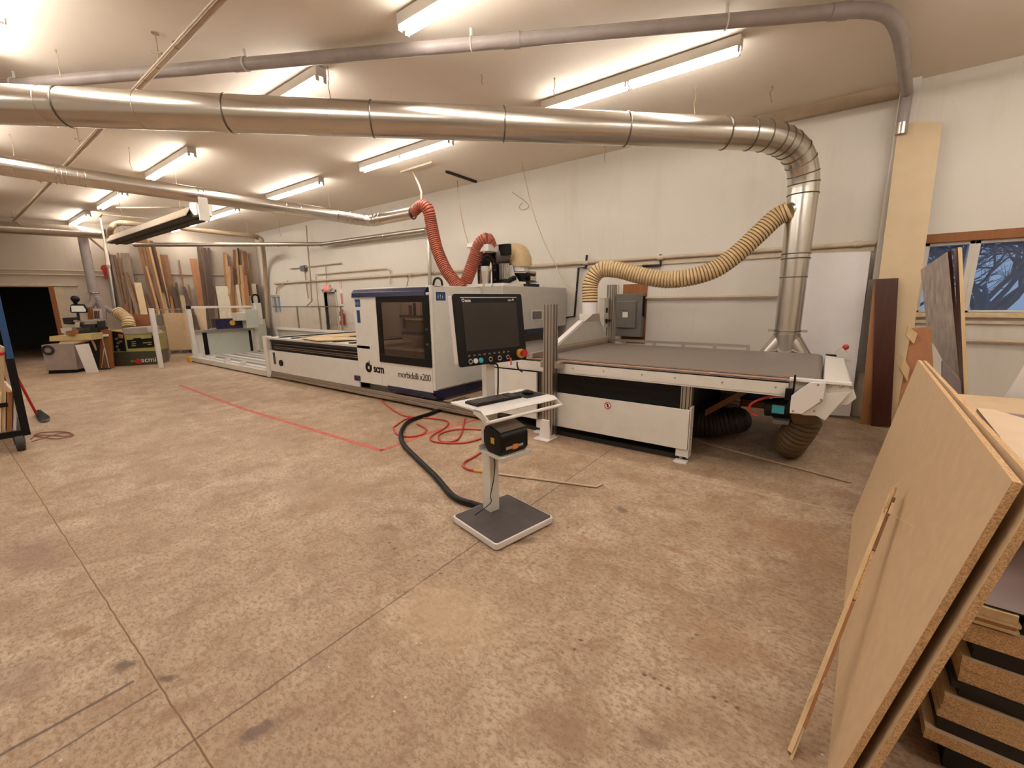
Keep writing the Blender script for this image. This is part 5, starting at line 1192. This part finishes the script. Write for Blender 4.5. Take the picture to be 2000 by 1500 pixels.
for x, y in ((257, 667), (257, 671), (257, 675), (288, 668), (288, 672), (279, 669)): block(B(), v3_, [(x, y), (x+8, y-.5), (x+8, y+1), (x, y+1.5)], .01, .02).build('yellow_stripe', G2, t)
for q_ in ([(260, 661), (274, 660), (274, 665), (260, 666)], [(296, 655), (299, 655), (301, 676), (298, 676)]): block(B(), v3_, q_, .05, .06).build('clamp_lever', M_black, t)
block(B(), v3_, [(238, 641), (286, 638), (306, 652), (240, 654)], .7, .02).build('infeed_table', M_pvc, t, bevel=.02)
block(B(), v3_, [(286, 640), (298, 633), (304, 640), (304, 650), (290, 650)], .3, .1).build('table_end', M_lightgrey, t, bevel=.02)
text('lettering', 'scmi', .20, v3_(276, 707.5, .012), v3_.d if v3_.d.dot(CR) > 0 else -v3_.d, Z_, M_paper, t)
text('small_lettering', 'scm', .12, v3_(255, 707.5, .012), v3_.d if v3_.d.dot(CR) > 0 else -v3_.d, Z_, M_yellow, t)
c = v3_(270.5, 705.5, .012); B().cyl(c, c+v3_.n*.01, .075, 14).build('red_emblem', M_red, t, smooth=True)
tag(B().corr([v3_(228, 608, -.9), v3_(240, 617, -.8), v3_(250, 626, -.6), v3_(252, 640, -.5)], .16, .06, .06, 14).build('flexible_hose', [M_beigeflex, M_wire], smooth=True), 'beige hose curving from the grey duct down to the green planer', 'hose')
tag(block(B(), v3_, [(250, 614), (300, 614), (302, 640), (250, 640)], .04, -.9, 0).build('brown_sheet', plain('red_brown_panel', (136, 84, 50), .5)), 'red-brown panel standing behind the green planer', 'board')
t = thing('grey_tank', 'grey box machine right of the green planer behind the slim guard post', 'machine', PZ(325, 705))
v4_ = VPl((313, 709), (333, 702))
block(B(), v4_, [(308, 640), (324, 638), (334, 700), (315, 706)], .6, -.1, 0).build('body', plain('dull_brown_grey', (132, 118, 96), .5), t, bevel=.01)
block(B(), v4_, [(306, 616), (317, 614), (319, 637), (307, 638)], .3, -.2).build('top_box', M_boxgrey, t, bevel=.01)

# ================================================================== BOARD CART AT LEFT EDGE
XC = -7.62
t = thing('board_cart', 'black and blue wheeled A-frame cart at the left edge', 'cart', (XC-.6, .3, 0))
def bar(b, p, q, w=.05, d=.05):
    p, q = V(p), V(q); return b.loft([p, p+V((-d, 0, 0)), p+V((-d, -w, 0)), p+V((0, -w, 0))], [q, q+V((-d, 0, 0)), q+V((-d, -w, 0)), q+V((0, -w, 0))])
pb_, pm_, pt_ = PX(59, 841, XC), PX(28, 700, XC), PX(-4, 560, XC)
bar(B(), pb_, pm_, .07, .03).build('upright', M_black, t, bevel=.004)
bar(B(), pm_, pt_, .055, .03).build('blue_upright', M_blue, t, bevel=.004)
pb2 = pb_+V((-1.9, 0, 0)); bar(B(), pb2, pt_+V((-1.9, 0, 0)), .10, .06).build('upright', M_black, t)
zb_ = pb_.z; B().box(XC-.06, XC, pb_.y-.9, pb_.y, zb_-.05, zb_+.02).build('end_beam', M_black, t)
B().box(XC-1.96, XC-1.90, pb_.y-.9, pb_.y, zb_-.05, zb_+.02).build('end_beam', M_black, t)
B().box(XC-1.9, XC-.06, pb_.y-.08, pb_.y-.02, zb_-.05, zb_+.02).build('side_beam', M_black, t); B().box(XC-1.9, XC-.06, pb_.y-.9, pb_.y-.84, zb_-.05, zb_+.02).build('side_beam', M_black, t)
for dx in (-.05, -1.85):
    for dy in (-.10, -.8):
        c = V((XC+dx, pb_.y+dy, .10)); wh = B().cyl(c+Y_*-.035, c+Y_*.035, .10, 24).build('wheel', M_darkgrey, t, smooth=True)
        B().cyl(c+Y_*-.038, c+Y_*.038, .035, 14).build('hub', M_boxgrey, wh); B().box(c.x-.03, c.x+.03, c.y-.046, c.y-.04, .08, zb_-.05).box(c.x-.03, c.x+.03, c.y+.04, c.y+.046, .08, zb_-.05).build('fork', M_boxgrey, t)
B().box(XC-.05, XC-.02, pb_.y-.5, pb_.y-.12, .55, .60).build('cross_bar', M_black, t)
for i, (x0, x1, yt_, m_, lab) in enumerate(((27, 34, 767, M_whitepanel, 'short pale board standing on the cart next to the black upright'), (14, 25, 766, LW['or'], 'orange-brown board standing on the cart, second from the black upright'), (8, 12, 748, M_ply, 'thin pale board standing on the cart, third from the upright'),
                                     (4.5, 9, 678, M_plyz, 'tallest narrow pale board standing on the cart'), (-6, 3.5, 768, M_peach, 'pale board at the very left edge of the cart'))):
    a, c = PX(x0, yt_, XC-.08), PX(x1, yt_, XC-.08); bb, bc = PX(x0, 846, XC-.08), PX(x1, 848, XC-.08)
    bb.z = bc.z = zb_+.02
    tag(B().loft([bb, bc, bc+X_*-1.6, bb+X_*-1.6], [a, c, c+X_*-1.6, a+X_*-1.6]).build('cart_board', m_), lab, 'board', 'boards on the cart')
t = thing('red_bag', 'small red object on the cart at the left edge', 'bag', PX(3, 712, XC))
B().sphere(PX(1, 690, XC-.02), .03, 8).build('red_cloth', M_red, t, smooth=True)
a, c = PZ(34, 742, .9), PZ(70, 806, .06)
c = PZ(72, 812, .04); a = PX(22, 715, c.x+.2)
t = thing('shovel', 'black-bladed shovel with a red handle leaning on the cart', 'shovel', c)
B().cyl(a, c+Z_*.03, .016, 10).build('handle', M_red, t, smooth=True)
B().loft([PZ(66, 806, .05), PZ(72, 812, .0), PZ(80, 800, .06), PZ(74, 800, .08)], [PZ(78, 824, .02), PZ(97, 823, .005), PZ(99, 815, .01), PZ(90, 808, .07)]).build('blade', M_black, t, bevel=.004)
#==PART6==
# ================================================================== RIGHT FOREGROUND BOARDS
Bf = PZ(1665, 1010); Df = PZ(1616, 1500); yd_ = (Df-Bf).normalized(); Df = Bf+yd_*2.50
At = PY(1793, 703, 4.02); Ct = PY(1978, 940, 1.56)
nb_ = (Df-Bf).cross(At-Bf).normalized()
if nb_.dot(CAM-Bf) < 0: nb_ = -nb_
def sheet(name, quad, th, nrm, face, edge, label, cat='board', group=None, noedge=False):
    """thick sheet: quad (front face) extruded away along -nrm; edges get their own material"""
    q = [V(p) for p in quad]; n = len(q); vs = q+[p-nrm*th for p in q]
    b = B()
    cc = sum(q, V((0, 0, 0)))/n; fn = (q[1]-q[0]).cross(q[2]-q[1])
    order = list(range(n)) if fn.dot(nrm) > 0 else list(range(n-1, -1, -1))
    b.add(vs, [tuple(order), tuple(reversed([i+n for i in order]))]+[(order[(i+1) % n], order[i], order[i]+n, order[(i+1) % n]+n) for i in range(n)])
    b.mi = [0, 0]+[1]*n
    o = b.build(name, [face, edge]); return tag(o, label, cat, group)
sheet('particleboard_sheet', [Bf, Df, Ct, At], .019, nb_, M_particle, M_chip, 'front large particleboard sheet leaning in the right foreground')
sh = -nb_*.045+V((0, 0, 0)); sh2 = V((0, -.03, .0))
q2 = [Bf+sh, Df+sh+V((.0, -.02, 0)), Ct-nb_*.03+V((.01, -.03, .005)), At-nb_*.025+V((0.0, 0, .004))]
for i in (0, 1): q2[i].z = 0
sheet('particleboard_sheet', q2, .019, nb_, M_particle, M_chip, 'second large particleboard sheet directly behind the front leaning one')
# splintered strip leaning on the front sheet
s0_ = PZ(1538, 1483); 
def onboard(px, py, off=.0):
    r = ray(px, py); p0 = Bf+nb_*off; return CAM+r*((p0-CAM).dot(nb_)/r.dot(nb_))
s1_ = onboard(1748, 950, .02)
t = thing('splintered_strip', 'rough splintered plywood strip leaning against the front particleboard sheet', 'board', s0_)
dS = (s1_-s0_).normalized(); vw = (CAM-(s0_+s1_)/2).normalized(); sd_ = dS.cross(vw).normalized()
if sd_.dot(CR) < 0: sd_ = -sd_
bk = dS.cross(sd_).normalized(); bk = bk if bk.dot(vw) < 0 else -bk
L_ = (s1_-s0_).length
def strip(nm, u0, u1, w0, w1, d0, d1, m_):
    return B().obox(s0_+dS*(L_*u0)+sd_*w0+bk*d0, dS*(L_*(u1-u0)), sd_*(w1-w0), bk*(d1-d0)).build(nm, m_, t, bevel=.001)
strip('pale_face', .02, .98, -.010, .006, 0, .030, M_ply)
strip('core_layer', .10, .52, .006, .0165, .001, .030, LW['or']); strip('core_layer', .53, .72, .006, .0165, .002, .030, M_chip); strip('core_layer', .725, .955, .006, .018, .002, .03, LW['br'])
strip('torn_end', .0, .10, .004, .014, .004, .025, M_plyz); strip('torn_end', .955, 1.0, .002, .010, .003, .022, LW['lt']); strip('torn_end', .88, .93, .010, .022, -.003, .012, M_ply)
rnd = random.Random(5)
for i in range(9):
    u = rnd.choice((.88, .9, .93, .96, .99, .24, .17)); p = s0_+dS*(L_*u)+sd_*rnd.uniform(-.008, .016)-bk*.004
    B().tube([p, p+dS*rnd.uniform(.02, .06)+sd_*rnd.uniform(-.01, .015)-bk*rnd.uniform(0, .02)], [.003, .0008], 5).build('splinter', M_ply, t)
p = s0_+dS*(L_*.885)+sd_*.014; B().tube([p, onboard(1790, 1032, .03)], [.0028, .0008], 5).build('splinter', M_ply, t)

# horizontal stack at the lower right
SX, SY = .50, 1.93
stack = []
def zat(py): return PY(1880, py, SY).z
rows = [(1212, 1248, .0, 'chip', 'particleboard sheet'), (1250, 1262, .03, 'dark', 'dark thin sheet'), (1266, 1283, .035, 'dark', 'black-faced sheet'),
        (1286, 1308, .01, 'chip', 'particleboard sheet'), (1310, 1333, .012, 'chip', 'particleboard sheet'), (1335, 1346, -.005, 'dark', 'dark thin sheet'), (1348, 1362, .02, 'dark', 'black-faced sheet'),
        (1366, 1386, -.015, 'chip', 'particleboard sheet'), (1388, 1398, -.02, 'chip', 'thin particleboard sheet'), (1400, 1410, -.025, 'chip', 'thin particleboard sheet'), (1412, 1436, -.02, 'dark', 'black-faced sheet'),
        (1438, 1458, -.05, 'chip', 'particleboard sheet'), (1461, 1480, .02, 'dark', 'dark thin sheet')]
z_ = PY(1900, 1215, SY).z; zl = .0
zs = []
for r in rows: zs.append((PY(1880, r[0], SY).z, PY(1880, r[1], SY).z))
posn = ['topmost', 'second from top', 'third from top', 'fourth from top', 'fifth from top', 'sixth from top', 'seventh from top', 'eighth from top', 'ninth from top', 'tenth from top', 'eleventh from top', 'twelfth from top', 'lowest visible']
for i, ((pt, pb2_, dx, kind, nm), (zt, zb2)) in enumerate(zip(rows, zs)):
    zt, zb2 = max(zt, .01), max(zb2, .0)
    if i == len(rows)-1: zb2 = 0.0
    nxt = zs[i+1][0] if i+1 < len(rows) else 0.0
    zb2 = max(nxt, 0)+.0015 if i+1 < len(rows) else 0.0
    x0 = SX+dx; y0 = SY+dx*.6
    vs_ = [V((x0, y0, zt)), V((x0+1.25, y0-.03, zt)), V((x0+1.30, y0+2.45, zt)), V((x0+.05, y0+2.45, zt))]
    sheet('stacked_sheet', vs_, zt-zb2, Z_, M_particle if kind == 'chip' else M_dark, M_chip if kind == 'chip' else M_dark, '%s in the low stack at lower right, %s' % (nm, posn[i]), 'board', 'sheets in the low stack')
ztop = zs[0][0]
vs_ = [V((SX-.01+.02, SY+.0, ztop+.10)), V((SX+1.3, SY-.12, ztop+.085)), V((SX+1.35, SY+2.4, ztop+.05)), V((SX+.05, SY+2.4, ztop+.05))]
vs_ = [PZ(1886, 1168, ztop+.085), V((SX+1.3, SY-.03, ztop+.085)), V((SX+1.35, SY+2.4, ztop+.085)), V((SX+.05, SY+2.4, ztop+.085))]
sheet('grey_sheet', vs_, .006, Z_, M_purple, M_dark, 'mauve-grey laminated sheet lying on top of the low stack')
c = PZ(1888, 1190, ztop+.06)
t = thing('plywood_offcut', 'pale plywood offcut at the near corner of the stack', 'board', c)
o_ = vs_[0]+V((.0, -.012, -.075))
for k, (zz, hh, m_) in enumerate(((.0, .012, M_ply), (.013, .010, LW['or']), (.024, .012, M_ply), (.037, .030, M_ply))):
    B().obox(o_+Z_*zz, V((.13-.01*(k % 2), .0, 0)), V((.03, .5, 0)), Z_*hh).build('ply_layer', m_, t, bevel=.001)
B().box(o_.x+.14, o_.x+.9, o_.y+.03, o_.y+.3, ztop+.002, ztop+.05).build('dark_spacer', M_dark, t)
# upper light sheets over the stack
zu = .93
sheet('tan_top_sheet', [PZ(1853, 768, zu), PZ(1985, 969, zu), PZ(1985, 969, zu)+V((1.2, -.1, 0)), PZ(1853, 768, zu)+V((1.2, .1, 0))], .02, Z_, M_particle, M_peach, 'wide tan sheet lying high behind the leaning particleboard sheets')
sheet('peach_sheet', [PZ(1908, 797, zu+.03), PZ(1953, 853, zu+.03)+V((.0, 0, 0)), PZ(2015, 985, zu+.03), PZ(2015, 985, zu+.03)+V((.9, .6, 0)), PZ(1938, 799, zu+.03)+V((.25, -.6, 0)), PZ(1938, 799, zu+.03)], .022, Z_, M_peach, M_brown, 'pale peach sheet lying askew on the tan sheet at right')
sheet('mauve_sheet', [PZ(1953, 808, zu+.015)+V((.0, .05, 0)), PZ(1953, 808, zu+.015)+V((-.05, -.7, 0)), PZ(1953, 808, zu+.015)+V((1.1, -.7, 0)), PZ(1953, 808, zu+.015)+V((1.1, .05, 0))], .012, Z_, M_purple, M_dark, 'mauve sheet beyond the peach sheet at the right edge')
# supports for the raised sheets
t = thing('sheet_rack', 'low dark trestle rack under the raised sheets at right', 'rack', (1.3, 3.2, 0))
for x, y in ((.86, 2.6), (.86, 4.1), (1.7, 2.6), (1.7, 4.1)):
    B().box(x, x+.08, y, y+.08, ztop+.10 if y < 4 else ztop+.10, .845).build('upright', M_dark, t)
for y in (2.6, 4.1): B().box(.80, 1.9, y, y+.08, .845, .905).build('cross_beam', LW['dk'], t)
# boards against the wall at right
def lean(name, tops, bots, Yt, th, m_, me_, label, floor=True, Yb=None, group=None):
    T_ = [PY(x, y, Yt) for x, y in tops]; Bt = [(PZ(x, y) if Yb is None else PY(x, y, Yb)) for x, y in bots]
    pn = X_.cross(T_[0]-Bt[0]).normalized()
    for L_, px_ in ((T_, tops), (Bt, bots)): r_ = ray(*px_[1]); L_[1] = CAM+r_*((Bt[0]-CAM).dot(pn)/r_.dot(pn))
    q = [Bt[0], Bt[1], T_[1], T_[0]]; n = (q[1]-q[0]).cross(q[3]-q[0]).normalized()
    if n.y > 0: n = -n
    return sheet(name, q, th, n, m_, me_, label, group=group)
lean('tall_tan_board', [(1755, 240), (1841, 237)], [(1681, 827), (1760, 827)], 7.72, .02, plain('tan_panel_face', (198, 174, 138), .5, var=.05), M_tan, 'tall tan panel leaning on the wall at right, reaching near the pipe end')
lean('dark_brown_board', [(1710, 545), (1755, 543)], [(1701, 832), (1740, 834)], 7.42, .03, M_brown, M_tan, 'dark brown board leaning in front of the tall tan panel')
lean('tan_brown_board', [(1706, 552), (1714, 552)], [(1680, 828), (1703, 830)], 7.44, .02, LW['or'], M_tan, 'narrow tan-brown board leaning left of the dark brown board')
lean('grey_melamine_board', [(1697, 546), (1712, 545)], [(1670, 727), (1696, 728)], 7.70, .03, M_dustgrey, M_tan, 'dark grey board leaning beside the big white sheet', Yb=7.60)
lean('white_sheet', [(1545, 496), (1701, 491)], [(1545, 806), (1660, 813)], 7.80, .012, M_whitepanel, M_whitepanel, 'big white sheet leaning on the wall behind the duct drop')
lean('upright_board', [(1871, 483), (1879, 483)], [(1889, 905), (1897, 905)], 6.4, .16, M_plyz, M_brown, 'tall board with pale front edge standing before the windows')
fq = [PY(1798, 527, 6.95), PY(1851, 491, 6.52), PY(1874, 739, 6.50)]
fn_ = (fq[1]-fq[0]).cross(fq[2]-fq[0]).normalized()
if fn_.y > 0: fn_ = -fn_
def onf(px, py): r_ = ray(px, py); return CAM+r_*((fq[0]-CAM).dot(fn_)/r_.dot(fn_))
sheet('film_wrapped_board', fq+[onf(1842, 705), onf(1826, 676), onf(1812, 660)], .03, fn_, M_film, M_brown, 'board wrapped in shiny grey film standing before the left window')
lean('orange_board', [(1781, 641), (1818, 638)], [(1735, 905), (1835, 900)], 6.3, .03, M_orangewood, M_orangewood, 'orange plywood board leaning behind the large particleboard sheets')
tag(B().prism([PY(x, y, 6.2) for x, y in ((1774, 638), (1792, 651), (1785, 672), (1770, 656))], Y_*.08).build('wood_offcut', M_plyz), 'small pale offcut wedged at the top left of the orange panel', 'board')
tag(B().prism([PY(x, y, 6.0) for x, y in ((1765, 698), (1777, 719), (1772, 745), (1760, 722))], Y_*.3).build('wood_offcut', M_plyz), 'pale offcut lower down beside the orange panel', 'board')
lean('brown_board', [(1840, 703), (1876, 742)], [(1842, 930), (1890, 930)], 6.35, .03, M_brown, M_brown, 'dark brown panel below the film-wrapped board')
sheet('white_offcut', [PY(2040, 650, 5.0), PY(1953, 793, 5.0), PY(1968, 808, 5.0), PY(2040, 745, 5.0)], .02, -Y_, M_whitepanel, M_whitepanel, 'white panel corner standing at the right edge below the window')
sheet('dark_offcut', [PY(1985, 786, 4.9), PY(1968, 808, 4.9), PY(2030, 825, 4.9), PY(2030, 800, 4.9)], .02, -Y_, M_purple, M_dark, 'dark mauve offcut below the white panel corner')

# ================================================================== OUTSIDE
M_bark = plain('bark_with_dusk_haze', (92, 104, 132), .9, var=.2)  # blue-grey dusk haze is mixed into the bark colour
rnd = random.Random(11)
def tree(x, y, h, label, n0=5):
    b = B()
    def br(p, d, L, r, lv):
        q = p+d*L; m_ = p.lerp(q, .5)+V((rnd.uniform(-1, 1), rnd.uniform(-1, 1), rnd.uniform(-.3, .3)))*L*.06
        b.tube([p, m_, q], [r, r*.85, r*.68], 5 if lv > 1 else 8, caps=False)
        if lv >= 5: return
        for k in range(4 if lv < 3 else (3 if lv < 5 else 2)):
            a = V((rnd.uniform(-1, 1), rnd.uniform(-1, 1), rnd.uniform(-.2, .9))).normalized()
            nd = (d*.75+a*.8).normalized(); br(m_.lerp(q, rnd.uniform(.1, 1)), nd, L*rnd.uniform(.68, .88), r*.58, lv+1)
    br(V((x, y, -.2)), V((rnd.uniform(-.05, .05), 0, 1)), h*.2, h*.012, 0)
    return tag(b.build('bare_tree', M_bark, smooth=True), label, 'tree', 'bare trees outside the windows')
tree(2.6, 12.5, 8, 'thick bare tree outside the right-hand window, nearest the glass')
tree(4.3, 14.2, 9, 'bare branching tree outside at the right edge of the window')
tree(1.5, 19.0, 8, 'slim bare tree outside behind the left-hand window')
tree(3.4, 17.0, 10, 'farther bare tree outside between the window posts')
tree(-24, 14.5, 7, 'bare tree outside the small far window')
struct(B().box(-40, 40, 8.3, 60, -.5, -.3).build('outside_ground', plain('dusk_snowy_ground', (150, 160, 180), .9), origin=(0, 0, 0)))
